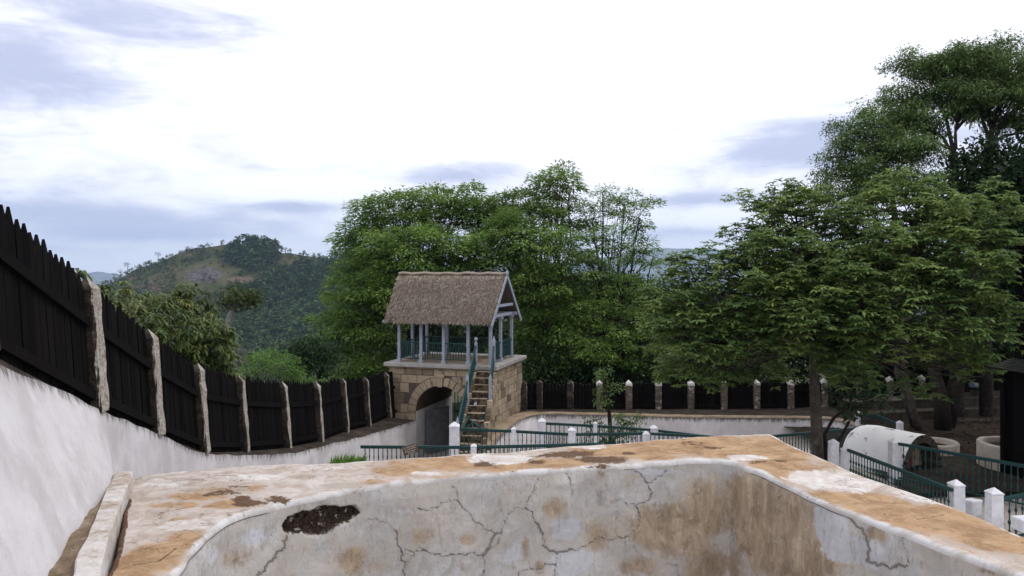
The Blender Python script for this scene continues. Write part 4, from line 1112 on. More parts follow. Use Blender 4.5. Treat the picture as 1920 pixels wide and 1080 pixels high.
# ---- outer staircase with its handrails
SD = np.array([-.125, -.992, 0]); SX = np.array([.992, -.125, 0])
ST = np.array([-.86, 23.86, 0])
def sp(i, off, z): return ST + SD * (.25 * i) + SX * off + (0, 0, z)
def step_z(i): return -3.16 - .172 * i
def build_stairs():
    root = thing('staircase', sp(9, 0, -6.2), 'steep worn stone staircase climbing from the yard to the thatched pavilion', 'staircase')
    rr = random.Random(9)
    st = MB(); N = 17
    for i in range(N):
        w = .23 + .0065 * i
        z1 = step_z(i); z0 = -6.25
        a = rr.uniform(.35, .75)
        b = [sp(i + 1.04, -w, z0 if i % 1 == 0 else z0), sp(i + 1.04, w, z0), sp(i, w, z0), sp(i, -w, z0)]
        tpz = [z1 + rr.uniform(-.012, .012) for _ in range(4)]
        st.hexa(b, [p * (1, 1, 0) + (0, 0, zt) for p, zt in zip(b, tpz)], a)
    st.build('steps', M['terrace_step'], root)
    for s in (-1, 1):
        ch = MB()
        for i in range(N):
            w = .23 + .0065 * i
            z1 = step_z(i) - .03 - rr.random() * .03
            o0, o1 = s * (w + .005), s * (w + .14)
            lo, hi = min(o0, o1), max(o0, o1)
            z0 = -6.25; k = 0; zc = z1
            while zc > z0 and k < 14:
                h = rr.uniform(.15, .26)
                b = [sp(i + .99, lo, zc - h), sp(i + .99, hi, zc - h), sp(i + .01, hi, zc - h), sp(i + .01, lo, zc - h)]
                j = rr.uniform(-.012, .012)
                b = [p + SX * j * s for p in b]
                ch.hexa(b, [p + (0, 0, h - .012) for p in b], rr.betavariate(2, 2)); zc -= h; k += 1
        ch.build('side_stones', M['block'], root)
    # handrails
    def newel(i, off, zt, h, tip):
        b = MB(); p = sp(i, off, zt - h); b.box(p + (0, 0, h / 2), (.085, .085, h), SX, None)
        if tip == 'ball':
            b.lathe([(.03, h), (.02, h + .03), (.05, h + .06), (.06, h + .10), (.04, h + .14), (.01, h + .16)], p, 8)
        else:
            c = p + (0, 0, h); b.add([c + SX * .043 + SD * .043, c - SX * .043 + SD * .043, c - SX * .043 - SD * .043, c + SX * .043 - SD * .043, c + (0, 0, .16)], [(0, 1, 4), (1, 2, 4), (2, 3, 4), (3, 0, 4)])
        b.build('newel', M['column'], root)
    newel(.1, -.29, -2.24, .85, 'ball'); newel(5.3, -.33, -3.20, .85, 'pt'); newel(10.3, -.38, -4.28, .75, 'pt')
    newel(.1, .29, -2.18, .85, 'pt'); newel(4.2, .33, -3.25, .85, 'pt')
    bp = [(.007, 0), (.011, .05), (.018, .14), (.010, .22), (.010, .30), (.018, .36), (.008, .46)]
    bb = MB(); bb.lathe(bp, (0, 0, 0), 6); b0 = None
    for (i0, o0, z0, i1, o1, z1) in [(.2, -.29, -2.36, 5.25, -.33, -3.30), (5.35, -.33, -3.30, 10.2, -.38, -4.36), (.2, .29, -2.36, 4.15, .33, -3.33)]:
        A, B = sp(i0, o0, z0), sp(i1, o1, z1)
        h = MB(); h.bar(A, B, .05, .045); hr = h.build('handrail', M['teal'], root)
        l = MB(); l.bar(A + (0, 0, -.50), B + (0, 0, -.50), .04, .035); l.build('lower_rail', M['teal'], hr, origin=ORG[root])
        n = int(np.linalg.norm(B - A) / .12)
        for k in range(1, n):
            p = A + (B - A) * k / n + (0, 0, -.48)
            if b0 is None: b0 = bb.build('baluster', M['teal'], None, True, np.zeros(3)); b0.parent = hr; b0.location = tuple(p - ORG[hr]); ORG[b0] = p
            else: copy_part(b0, hr, p)
def mat_step():
    m, t, bs, _ = material('worn_tan_step')
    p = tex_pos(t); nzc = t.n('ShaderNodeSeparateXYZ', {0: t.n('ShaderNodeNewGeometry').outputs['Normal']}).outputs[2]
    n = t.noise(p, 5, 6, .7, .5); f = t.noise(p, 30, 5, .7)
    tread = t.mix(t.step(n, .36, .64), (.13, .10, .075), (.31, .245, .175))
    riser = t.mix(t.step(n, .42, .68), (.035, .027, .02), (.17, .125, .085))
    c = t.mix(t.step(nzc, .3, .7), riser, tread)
    c = t.mix(t.math('MULTIPLY', t.step(f, .6, .7), .6), c, (.05, .04, .03))
    setp(t, bs, c, .95, t.math('ADD', n, f), .6, .03, .1)
    return m
M['terrace_step'] = mat_step()
build_stairs()
# broken rail and fallen newel lying on the stairs
def on_step(px, py, i):                       # a point just above tread i
    z = step_z(i); d = -z * F / (py - HZ); return np.array([(px - 960) / F * d, d, z])
mb = MB(); A = on_step(886, 785, 7.2) + (0, -.06, .06); B = at(893, 752, A[1] + .35); 
mb.bar(A, B, .075, .075); d = (A - B) / np.linalg.norm(A - B); mb.tube([A, A + d * .10], [.045, .006], 4)
o = mb.build('fallen_newel', M['column']); tag(o, 'pale fallen newel post lying tilted on the lower stone steps', 'newel post')
root = thing('broken_handrail', at(885, 812, 21.7), 'collapsed teal handrail crossed over the bottom of the stone steps', 'handrail')
for (a, b, n_) in [((866, 806, 21.5), (905, 783, 22.1), 'rail'), ((874, 783, 22.0), (906, 806, 21.5), 'rail'), ((866, 808, 21.45), (880, 780, 22.0), 'rail'), ((900, 786, 22.0), (909, 812, 21.5), 'baluster'), ((885, 788, 21.8), (887, 806, 21.5), 'baluster'), ((894, 793, 21.75), (897, 812, 21.5), 'baluster')]:
    m2 = MB(); m2.bar(at(*a), at(*b), .04 if n_ == 'rail' else .022, .04 if n_ == 'rail' else .022); m2.build(n_, M['teal'], root)

# =================================================================== YARD RAILINGS
_bal = {}
def railing(label, pts, h, spacing, posts, post_w=.16, bead=1.0, ext=.0, cat='railing', group='teal railings of the courtyard'):
    """pts : polyline of rail-top points ; posts : list of (point of post tip, width)"""
    pts = [np.array(p, float) for p in pts]
    base = np.array(pts[0]); base[2] -= h
    root = thing('yard_railing', base, label, cat, group)
    for p, w, ph in posts:
        b = MB(); hw = w / 2; p = np.array(p, float); zt = p[2] - w * .42; c = p.copy()
        def sq(k, z): return [(c[0] - k, c[1] - k, z), (c[0] + k, c[1] - k, z), (c[0] + k, c[1] + k, z), (c[0] - k, c[1] + k, z)]
        b.hexa(sq(hw * 1.04, zt - ph), sq(hw * .97, zt - .03)); b.hexa(sq(hw * 1.08, zt - .03), sq(hw * 1.03, zt))
        q = sq(hw * 1.03, zt); b.add(q + [tuple(p)], [(0, 1, 4), (1, 2, 4), (2, 3, 4), (3, 0, 4)])
        b.build('post', M['postwhite'], root, bevel=.012)
    key = (round(h, 3), bead)
    for A, B in zip(pts[:-1], pts[1:]):
        t_ = MB(); t_.bar(A, B, .06, .045); t_.bar(A + (0, 0, -.035), B + (0, 0, -.035), .03, .03); tr = t_.build('top_rail', M['teal'], root)
        b_ = MB(); b_.bar(A + (0, 0, -h + .08), B + (0, 0, -h + .08), .04, .035); b_.build('bottom_rail', M['teal'], root)
        n = max(2, int(round(np.linalg.norm((B - A)[:2]) / spacing)))
        for k in range(1, n):
            p = A + (B - A) * k / n + (0, 0, -h + .07)
            if key not in _bal:
                s = (h - .09); bd = .017 * bead
                prof = [(.010, 0), (.012, .08 * s), (bd, .16 * s), (.011, .22 * s), (.010, .32 * s), (bd * 1.15, .40 * s), (.011, .47 * s), (.010, .60 * s), (bd, .68 * s), (.010, .75 * s), (.012, .92 * s), (.010, s)]
                mb_ = MB(); mb_.lathe(prof, (0, 0, 0), 8); o = mb_.build('baluster', M['teal'], None, True, np.zeros(3)); o.parent = root; o.location = tuple(p - ORG[root]); ORG[o] = p; _bal[key] = o
            else: copy_part(_bal[key], root, p)
    return root
RT = -4.25
def rp(px, py): return onz(px, py, RT)
A0 = at(676, 837, 18.0); A1 = at(886, 838, 18.0); A2 = at(1130, 832, 18.3)
railing('front teal railing with the brown sign board hung on it', [A0, A1, A2], .80, .108, [(at(888, 831, 17.95), .14, .9)])
P1 = at(852, 790, 20.5)
B1 = at(963, 808, 20.5); B2 = at(1071, 814, 20.2); B3 = at(1211, 812, 20.4); B4 = at(1330, 818, 20.4)
railing('middle teal railing starting at the tall thick white post by the stairs', [at(862, 804, 20.4), B1, B2, B3, B4], .82, .125, [(P1 + (0, 0, 0), .27, 1.05), (at(963, 800, 20.5), .13, .95), (at(1072, 800, 20.2), .20, .95), (at(1211, 807, 20.4), .20, .9)])
C0 = at(1016, 793, 22.3); C1 = at(1116, 798, 22.2); C2 = at(1226, 806, 22.0); C3 = at(1345, 820, 21.6)
railing('rear teal railing in front of the sapling and the curved wall', [C0, C1, C2, C3], .82, .13, [(at(1016, 783, 22.3), .23, 1.05), (at(1116, 790, 22.2), .12, .95), (at(1226, 796, 22.0), .22, .95)])
D0, D1 = at(1590, 843, 17.9), at(1786, 918, 14.6)
railing('sloping view of a teal railing beside the white vault, running to a white post', [D0, D1],   .82, .105, [(at(1586, 836, 18.0), .19, .95), (at(1793, 898, 14.9), .235, .95)], bead=1.6)
E0, E1 = at(1684, 831, 18.3), at(1960, 880, 15.9)
railing('long teal railing before the vault mouth running off to the right', [E0, E1], .92, .125, [(at(1678, 820, 18.4), .24, 1.0)], bead=1.75)
F0, F1 = at(1868, 938, 14.4), at(1990, 912, 14.6)
railing('short nearest teal railing at the right picture edge', [F0, F1], .86, .14, [(at(1864, 913, 14.4), .235, 1.0)], bead=1.7)
G0, G1 = at(1440, 818, 19.6), at(1606, 803, 21.7)
railing('dark teal railing passing behind the front tree trunk', [G0, G1], .82, .125, [(at(1563, 822, 18.2), .20, .95)], bead=1.0)
H0, H1, H2 = at(1608, 778, 24.2), at(1646, 779, 23.9), at(1684, 796, 23.0)
railing('shaded far railing sloping down beside the vault to a small white post', [H0, H1, H2], .80, .12, [(at(1608, 770, 24.2), .13, .9), (at(1687, 788, 22.9), .16, .8)], bead=.9)

# brown notice board hanging on the front railing; its writing is too worn to read
def build_sign():
    root = thing('sign_board', at(770, 858, 17.9), 'small tilted brown notice board hanging on the front railing', 'sign')
    c = at(769.5, 842.5, 17.93); ex = at(783, 837, 17.93) - at(755, 845, 17.93); ex /= np.linalg.norm(ex); ez = np.cross(ex, (0, 1, 0)); 
    b = MB(); b.box(c, (.375, .02, .215), ex, None, ez); b.build('board', M['sign'], root, bevel=.004)
    rr = random.Random(3)
    for k, (w, off) in enumerate(((.30, .065), (.26, .015), (.28, -.035), (.16, -.08))):
        x = -w / 2; m_ = MB()
        while x < w / 2 - .01:
            L = rr.uniform(.012, .04)
            m_.box(c + ex * (x + L / 2) + ez * (off + rr.uniform(-.004, .004)) + (0, -.0125, 0), (L, .004, rr.uniform(.012, .022)), ex, None, ez); x += L + rr.uniform(.005, .02)
        m_.build('text_line', M['signpaint'], root)
build_sign()

# white block beside the right-hand posts, and another at the edge
def rough_block(name, p, size, label, cat, mat, rot=.2, seed=1):
    rr = random.Random(seed); b = MB(); e = np.array([math.cos(rot), math.sin(rot), 0])
    b.box(np.array(p) + (0, 0, size[2] / 2), size, e)
    b.v = [tuple(np.array(q) + [rr.uniform(-.02, .02) for _ in range(3)]) for q in b.v]
    o = b.build(name, mat, None, bevel=.03); tag(o, label, cat); return o
rough_block('plaster_block', at(1822, 966, 15.2), (.30, .26, .33), 'small white limed block on the ground between two railing posts', 'block', M['postwhite'], .35, 2)
rough_block('plaster_block', at(1921, 995, 13.9), (.28, .3, .24), 'rounded white limed block under the nearest railing at the right edge', 'block', M['postwhite'], .1, 3)

# ---- white barrel vault
def build_vault():
    ax = np.array([.52, -.854, 0]); ax /= np.linalg.norm(ax); sx = np.array([-ax[1], ax[0], 0])     # ax points out of the mouth
    mouth = np.array([10.52, 19.15, 0]); zb = -5.2; r = .90; L = 1.42; hgt = 1.02
    root = thing('barrel_vault', mouth - ax * L / 2 + (0, 0, zb), 'white limed barrel vault with flaking top and dark open mouth', 'vault')
    def P3(s, an, k, kz):                     # s back along axis, angle
        q = mouth - ax * s + sx * (-math.cos(an) * r * k); return q + (0, 0, zb + math.sin(an) * hgt * kz)
    n = 28; S = 14; outer = []; 
    for i in range(S + 1):
        s = L * i / S
        for j in range(n + 1):
            an = math.pi * j / n; p = P3(s, an, 1, 1)
            p = p + np.array([0, 0, 1]) * nz(p, 2.5) * .03 * math.sin(an); outer.append(p)
    # rounded back end
    bk = []
    for q in np.linspace(0, 1, 9)[1:]:
        c = math.cos(q * math.pi / 2)
        for j in range(n + 1):
            an = math.pi * j / n; bk.append(P3(L + .65 * math.sin(q * math.pi / 2), an, c, .35 + .65 * c if q < 1 else .3))
    allv = np.array(outer + bk); me = np_mesh('vault_shell', allv - ORG[root], [grid_faces(S + 1 + 8, n + 1)], True)
    sh = link_mesh(me, 'vault_shell', M['vault_lime'], root, ORG[root])
    # mouth ring and inside
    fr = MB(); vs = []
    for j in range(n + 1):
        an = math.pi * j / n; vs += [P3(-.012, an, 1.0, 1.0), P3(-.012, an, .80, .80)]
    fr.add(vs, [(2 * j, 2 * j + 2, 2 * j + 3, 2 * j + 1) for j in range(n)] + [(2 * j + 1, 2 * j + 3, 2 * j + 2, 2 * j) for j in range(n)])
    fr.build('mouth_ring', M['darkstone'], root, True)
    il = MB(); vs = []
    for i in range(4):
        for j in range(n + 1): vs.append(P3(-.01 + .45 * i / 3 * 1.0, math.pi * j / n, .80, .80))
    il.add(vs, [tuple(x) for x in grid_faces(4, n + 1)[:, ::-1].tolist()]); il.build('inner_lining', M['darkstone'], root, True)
    bw = MB(); vs = [P3(.42, math.pi * j / n, .81, .81) for j in range(n + 1)]; bw.add(vs, [tuple(range(n + 1))]); bw.build('back_panel', M['terrace'], root)
    for k in (-.22, .18):
        rd = MB(); p = mouth - ax * .40 + sx * k + (0, 0, zb); rd.box(p + (0, 0, .28), (.09, .03, .56), sx, None); rd.build('door_strip', M['red'], root)
def mat_vault():
    m, t, bs, _ = material('flaking_white_vault')
    p = tex_pos(t); n = t.noise(p, 3.3, 6, .7, .6); f = t.noise(p, 30, 5, .7)
    c = t.mix(t.step(t.noise(p, 2, 5, .6), .35, .65), (.84, .84, .86), (.91, .91, .93))
    fl = t.step(t.math('ADD', t.math('MULTIPLY', n, .8), t.math('MULTIPLY', f, .2)), .572, .59)
    c = t.mix(t.math('MULTIPLY', fl, .85), c, t.mix(t.step(f, .45, .6), (.18, .11, .09), (.42, .36, .34)))
    c = t.mix(t.math('MULTIPLY', t.step(t.noise(p, 14, 5, .7), .63, .68), .6), c, (.40, .36, .35))
    setp(t, bs, c, .9, t.math('SUBTRACT', n, t.math('MULTIPLY', fl, .3)), .5, .03)
    return m
M['vault_lime'] = mat_vault()
build_vault()

# ---- round planters
def planter(c, r, h, label, mats):
    root = thing('round_planter', c, label, 'planter', 'round stone planters in the shade')
    b = MB(); n = 40; prof = [(r * 1.02, -.3), (r, 0), (r, h - .03), (r - .02, h), (r - .13, h), (r - .15, h - .02), (r - .15, h - .3)]
    vs = []
    for (rad, z) in prof:
        for j in range(n):
            an = 2 * math.pi * j / n; q = np.array(c) + (rad * math.cos(an), rad * math.sin(an), z); q[2] += nz(q, 2) * .02; vs.append(q)
    b.add(vs, [(i * n + j, i * n + (j + 1) % n, (i + 1) * n + (j + 1) % n, (i + 1) * n + j) for i in range(len(prof) - 1) for j in range(n)])
    b.build('planter_wall', M['paleconc'], root, True)
    s = MB(); vs = [np.array(c) + ((r - .15) * math.cos(2 * math.pi * j / n), (r - .15) * math.sin(2 * math.pi * j / n), h - .14) for j in range(n)] + [np.array(c) + (0, 0, h - .05)]
    s.add(vs, [(j, (j + 1) % n, n) for j in range(n)]); s.build('planter_soil', M['brownearth'], root)
planter((13.15, 19.6, -5.12), .82, .64, 'tall round concrete planter beside the black wooden house', None)
planter((11.95, 21.2, -5.14), .66, .34, 'low round planter ring just behind the vault mouth', None)

# ---- black wooden house at the right edge
def build_house():
    root = thing('wooden_house', (14.6, 17.6, -5.15), 'dark traditional plank house with steep roof at the right edge', 'house')
    x0, x1, y0, y1 = 12.60, 16.6, 16.2, 19.0
    zb, ze = -5.3, -2.38
    w = MB(); rr = random.Random(8)
    def run(a, b):
        a = np.array(a); b = np.array(b); L = np.linalg.norm(b - a); n = int(L / .22); e = (b - a) / L; nn_ = np.array([e[1], -e[0], 0])
        for i in range(n):
            p = a + (b - a) * (i + .5) / n; off = rr.uniform(-.01, .01)
            w.box(np.array([p[0], p[1], (zb + ze) / 2]) + nn_ * off, (L / n * .97, .04, ze - zb), e, None, a=rr.random())
    run((x0, y0, 0), (x1, y0, 0)); run((x0, y1, 0), (x0, y0, 0)); run((x1, y1, 0), (x0, y1, 0)); run((x1, y0, 0), (x1, y1, 0))
    w.build('plank_wall', M['black'], root)
    for (x, y) in ((x0 - .03, y0 - .03), (x0 - .03, y1 + .03)):
        c = MB(); c.box((x, y, (zb + ze) / 2), (.16, .16, ze - zb), a=.6); c.build('corner_post', M['black'], root)
    # shingled skirt roof all round and the steep main roof over it
    o_ = .30; zi = ze + .22
    sk = MB()
    A = [(x0 - o_, y0 - o_, ze - .06), (x1 + o_, y0 - o_, ze - .06), (x1 + o_, y1 + o_, ze - .06), (x0 - o_, y1 + o_, ze - .06)]
    B = [(x0 + .12, y0 + .12, zi), (x1 - .1, y0 + .12, zi), (x1 - .1, y1 - .12, zi), (x0 + .12, y1 - .12, zi)]
    A = [np.array(p) for p in A]; B = [np.array(p) for p in B]
    for k in range(4):
        a0, a1, b0, b1 = A[k], A[(k + 1) % 4], B[k], B[(k + 1) % 4]
        R_ = 6
        for r in range(R_):
            lo0 = a0 + (b0 - a0) * r / R_; lo1 = a1 + (b1 - a1) * r / R_; hi0 = a0 + (b0 - a0) * (r + 1.25) / R_; hi1 = a1 + (b1 - a1) * (r + 1.25) / R_
            n = 14 if k % 2 == 0 else 9
            for i in range(n):
                q = [lo0 + (lo1 - lo0) * (i + .04) / n, lo0 + (lo1 - lo0) * (i + .96) / n, hi0 + (hi1 - hi0) * (i + .96) / n, hi0 + (hi1 - hi0) * (i + .04) / n]
                q = [p + (0, 0, .022 * r * 0 + .02 + rr.uniform(0, .006)) if j < 2 else p for j, p in enumerate(q)]
                sk.hexa([p - (0, 0, .02) for p in q], q, rr.random())
    sk.build('shingle_eave', M['shingle'], root)
    mr = MB(); xm = (x0 + x1) / 2; ym = (y0 + y1) / 2; zr = zi + 3.0
    rb = [np.array(p) + (0, 0, -.02) for p in B]; rd = [np.array([x0 - .66, ym, zi + 2.9]), np.array([xm + 1.6, ym, zi + 2.7])]
    def strip(p0, p1, q0, q1, rows=12):
        for r in range(rows):
            a0 = p0 + (q0 - p0) * r / rows; a1 = p1 + (q1 - p1) * r / rows; c0 = p0 + (q0 - p0) * (r + 1.1) / rows; c1 = p1 + (q1 - p1) * (r + 1.1) / rows
            out = np.cross(p1 - p0, q0 - p0); out /= np.linalg.norm(out)
            mr.hexa([a0, a1, c1, c0], [a0 + out * .04, a1 + out * .04, c1 + out * .012, c0 + out * .012], rr.random())
    strip(rb[0], rb[1], rd[0], rd[1]); strip(rb[2], rb[3], rd[1], rd[0]); strip(rb[3], rb[0], rd[0] + (0, .02, 0), rd[0]); strip(rb[1], rb[2], rd[1], rd[1] + (0, .02, 0))
    mr.build('steep_roof', M['black'], root)
M['shingle'] = mat_painted('weathered_shingle', (.016, .016, .014), (.034, .036, .030), .8, 6, (.05, .05, .045), .4)
build_house()

# ---- stepped dark stone terrace at the back right, cannon on it
def build_back_terrace():
    pts = [(at(1592, 752, 27.0), at(2080, 752, 29.3))]
    root = thing('stone_terrace', (14.5, 28, -5.9), 'dark mossy stepped stone terrace under the trees at the right', 'terrace wall')
    a = np.array([12.2, 27.0, 0]); b = np.array([23.5, 29.4, 0]); e = (b - a) / np.linalg.norm(b - a); nn_ = np.array([e[1], -e[0], 0]); L = np.linalg.norm(b - a)
    rr = random.Random(4)
    for k, (z0, z1, dep, off) in enumerate([(-5.9, -5.42, .5, .75), (-5.9, -5.08, .5, .25), (-5.9, -4.74, 1.4, -.7)]):
        m_ = MB(); n = 26
        for i in range(n):
            w = L / n; p = a + e * (w * (i + .5)) + nn_ * off; zz_ = z1 - (0 if k else 0)
            zc = z0
            while zc < zz_ - .02:
                h = min(rr.uniform(.18, .26), zz_ - zc)
                if zz_ - zc - h < .08: h = zz_ - zc
                m_.box(p + (0, 0, zc + h / 2) + nn_ * rr.uniform(-.015, .015), (w - .012, dep, h - .008), e, None, a=rr.random()); zc += h
        m_.build('step_course', M['darkstone'], root)
        c = MB(); c.box(a + e * L / 2 + nn_ * (off + .02) + (0, 0, z1 + .022), (L, dep + .05, .05), e, None); c.build('coping', M['soil_pale'] if k == 2 else M['darkstone'], root, bevel=.01)
M['soil_pale'] = mat_simple_noise('dull_coping', [(.05, .042, .035), (.11, .095, .08), (.17, .15, .13)], 3, 25)
build_back_terrace()
def build_cannon():
    c = at(1838, 745, 28.3); c[2] = -4.69
    root = thing('cannon', c, 'old pale iron cannon lying on the dark terrace under the trees', 'cannon')
    d = np.array([-.88, -.42, .20]); d /= np.linalg.norm(d)
    s = c + (.45, .2, .25)
    prof = [(0, .10), (.03, .05), (.07, .05), (.10, .135), (.14, .145), (.22, .13), (.45, .125), (.47, .14), (.50, .14), (.52, .115), (.95, .095), (1.02, .12), (1.05, .12)]
    b = MB(); b.tube([s + d * q for q, r_ in prof], [r_ for q, r_ in prof], 16); b.build('barrel', M['iron'], root, True)
    k = MB(); x = np.cross(d, (0, 0, 1)); x /= np.linalg.norm(x); p = s + d * .5; k.tube([p - x * .2, p + x * .2], .035, 10); k.build('trunnion', M['iron'], root, True)
    w = MB(); w.box(c + (.12, .05, .09), (.6, .28, .20), d * (1, 1, 0)); w.box(c + (-.28, -.12, .12), (.14, .3, .22), d * (1, 1, 0)); w.build('carriage_block', M['darkstone'], root, bevel=.02)
build_cannon()

# =================================================================== VEGETATION
def leaf_arrays(base, d, L, Wd, droop, shape, var, roll=None, fold=.18):
    """one leaf per row, bent downwards; returns verts, tris, quads, var"""
    n = len(base)
    d = d / (np.linalg.norm(d, axis=1)[:, None] + 1e-9)
    up = np.tile([0, 0, 1.0], (n, 1))
    s = np.cross(d, up); ln = np.linalg.norm(s, axis=1)[:, None]; s = np.where(ln < .05, np.array([1.0, 0, 0]), s / np.maximum(ln, 1e-6))
    nn_ = np.cross(s, d)
    if roll is not None:
        c, q = np.cos(roll)[:, None], np.sin(roll)[:, None]; s, nn_ = s * c + nn_ * q, nn_ * c - s * q
    L = L[:, None]; Wd = Wd[:, None]; dr = droop[:, None] * L
    def pt(tt): return base + d * L * tt + np.array([0, 0, -1.0]) * dr * tt * tt
    if shape == 'dia':
        C = pt(.5); V = np.stack([base, C + s * Wd + nn_ * Wd * fold, C, C - s * Wd + nn_ * Wd * fold, pt(1.0)], 1)
        k = 5; tr = np.array([(0, 1, 2), (0, 2, 3), (1, 4, 2), (2, 4, 3)]); qd = None
    elif shape == 'tri':
        C = pt(.45); V = np.stack([base, C + s * Wd, pt(1.0), C - s * Wd], 1); k = 4; tr = np.array([(0, 1, 2), (0, 2, 3)]); qd = None
    else:
        C1 = pt(.35); C2 = pt(.72)
        V = np.stack([base, C1 + s * Wd * .8 + nn_ * Wd * fold, C1, C1 - s * Wd * .8 + nn_ * Wd * fold, C2 + s * Wd * .95 + nn_ * Wd * fold, C2, C2 - s * Wd * .95 + nn_ * Wd * fold, pt(1.0)], 1)
        k = 8; tr = np.array([(0, 1, 2), (0, 2, 3), (4, 7, 5), (5, 7, 6)]); qd = np.array([(1, 4, 5, 2), (2, 5, 6, 3)])
    off = (np.arange(n) * k)[:, None, None]
    T = (tr[None] + off).reshape(-1, 3); Q = (qd[None] + off).reshape(-1, 4) if qd is not None else np.zeros((0, 4), int)
    return V.reshape(-1, 3), T, Q, np.repeat(var, k)
def rdir(n):
    v = RNG.normal(size=(n, 3)); return v / np.linalg.norm(v, axis=1)[:, None]
def clump_leaves(cent, outd, style, size, per, cvar):
    """cent (m,3) clump centres ; outd (m,3) outward directions"""
    m = len(cent); c = np.repeat(cent, per, 0); o = np.repeat(outd, per, 0); n = len(c)
    cv = np.repeat(cvar, per)
    var = np.clip(cv * .72 + RNG.random(n) * .42 - .08, 0, 1)
    an = RNG.uniform(0, 2 * math.pi, n); ring = np.stack([np.cos(an), np.sin(an), np.zeros(n)], -1)
    if style == 'feather':
        rad = np.sqrt(RNG.random(n))[:, None] * size * .8
        b = c + ring * rad + np.stack([0 * an, 0 * an, RNG.normal(0, size * .16, n) - (rad[:, 0] / size) ** 2 * size * .45], -1)
        d = ring * .9 + o * .40 + rdir(n) * .40 + np.array([0, 0, .30])
        return leaf_arrays(b, d, RNG.uniform(.20, .40, n) * size, RNG.uniform(.040, .070, n) * size, RNG.uniform(.15, .6, n), 'dia', var, RNG.normal(0, .35, n))
    if style == 'rosette':
        axis = o * .7 + np.array([0, 0, .55])
        an = np.tile(np.arange(per) / per * 2 * math.pi, m) + np.repeat(RNG.random(m) * 6, per) + RNG.normal(0, .15, n)
        ring = np.stack([np.cos(an), np.sin(an), np.zeros(n)], -1)
        d = ring + axis * RNG.uniform(-.05, .5, n)[:, None]
        return leaf_arrays(c + rdir(n) * size * .03, d, RNG.uniform(.55, 1.2, n) * size, RNG.uniform(.13, .20, n) * size, RNG.uniform(.1, .65, n), 'oval', var, RNG.normal(0, .25, n))
    if style == 'lance':
        d = ring * 1.0 + o * .5 + np.array([0, 0, .15]) + rdir(n) * .3
        return leaf_arrays(c + rdir(n) * size * .25, d, RNG.uniform(.7, 1.25, n) * size, RNG.uniform(.12, .18, n) * size, RNG.uniform(.4, 1.2, n), 'oval', var, RNG.normal(0, .3, n))
    if style == 'hang':
        b = c + rdir(n) * size * RNG.random(n)[:, None] ** .5 * np.array([1, 1, .55])
        d = o * .6 + ring * .7 + np.array([0, 0, -.25]) + rdir(n) * .35
        return leaf_arrays(b, d, RNG.uniform(.22, .42, n) * size, RNG.uniform(.05, .085, n) * size, RNG.uniform(.2, .9, n), 'dia', var, RNG.normal(0, .4, n))
    b = c + rdir(n) * size * RNG.random(n)[:, None] ** .4 * np.array([1, 1, .8])      # 'small'
    d = rdir(n) + o * .6 + np.array([0, 0, .1])
    return leaf_arrays(b, d, RNG.uniform(.22, .42, n) * size, RNG.uniform(.08, .13, n) * size, RNG.uniform(.1, .6, n), 'dia', var, RNG.normal(0, .6, n))

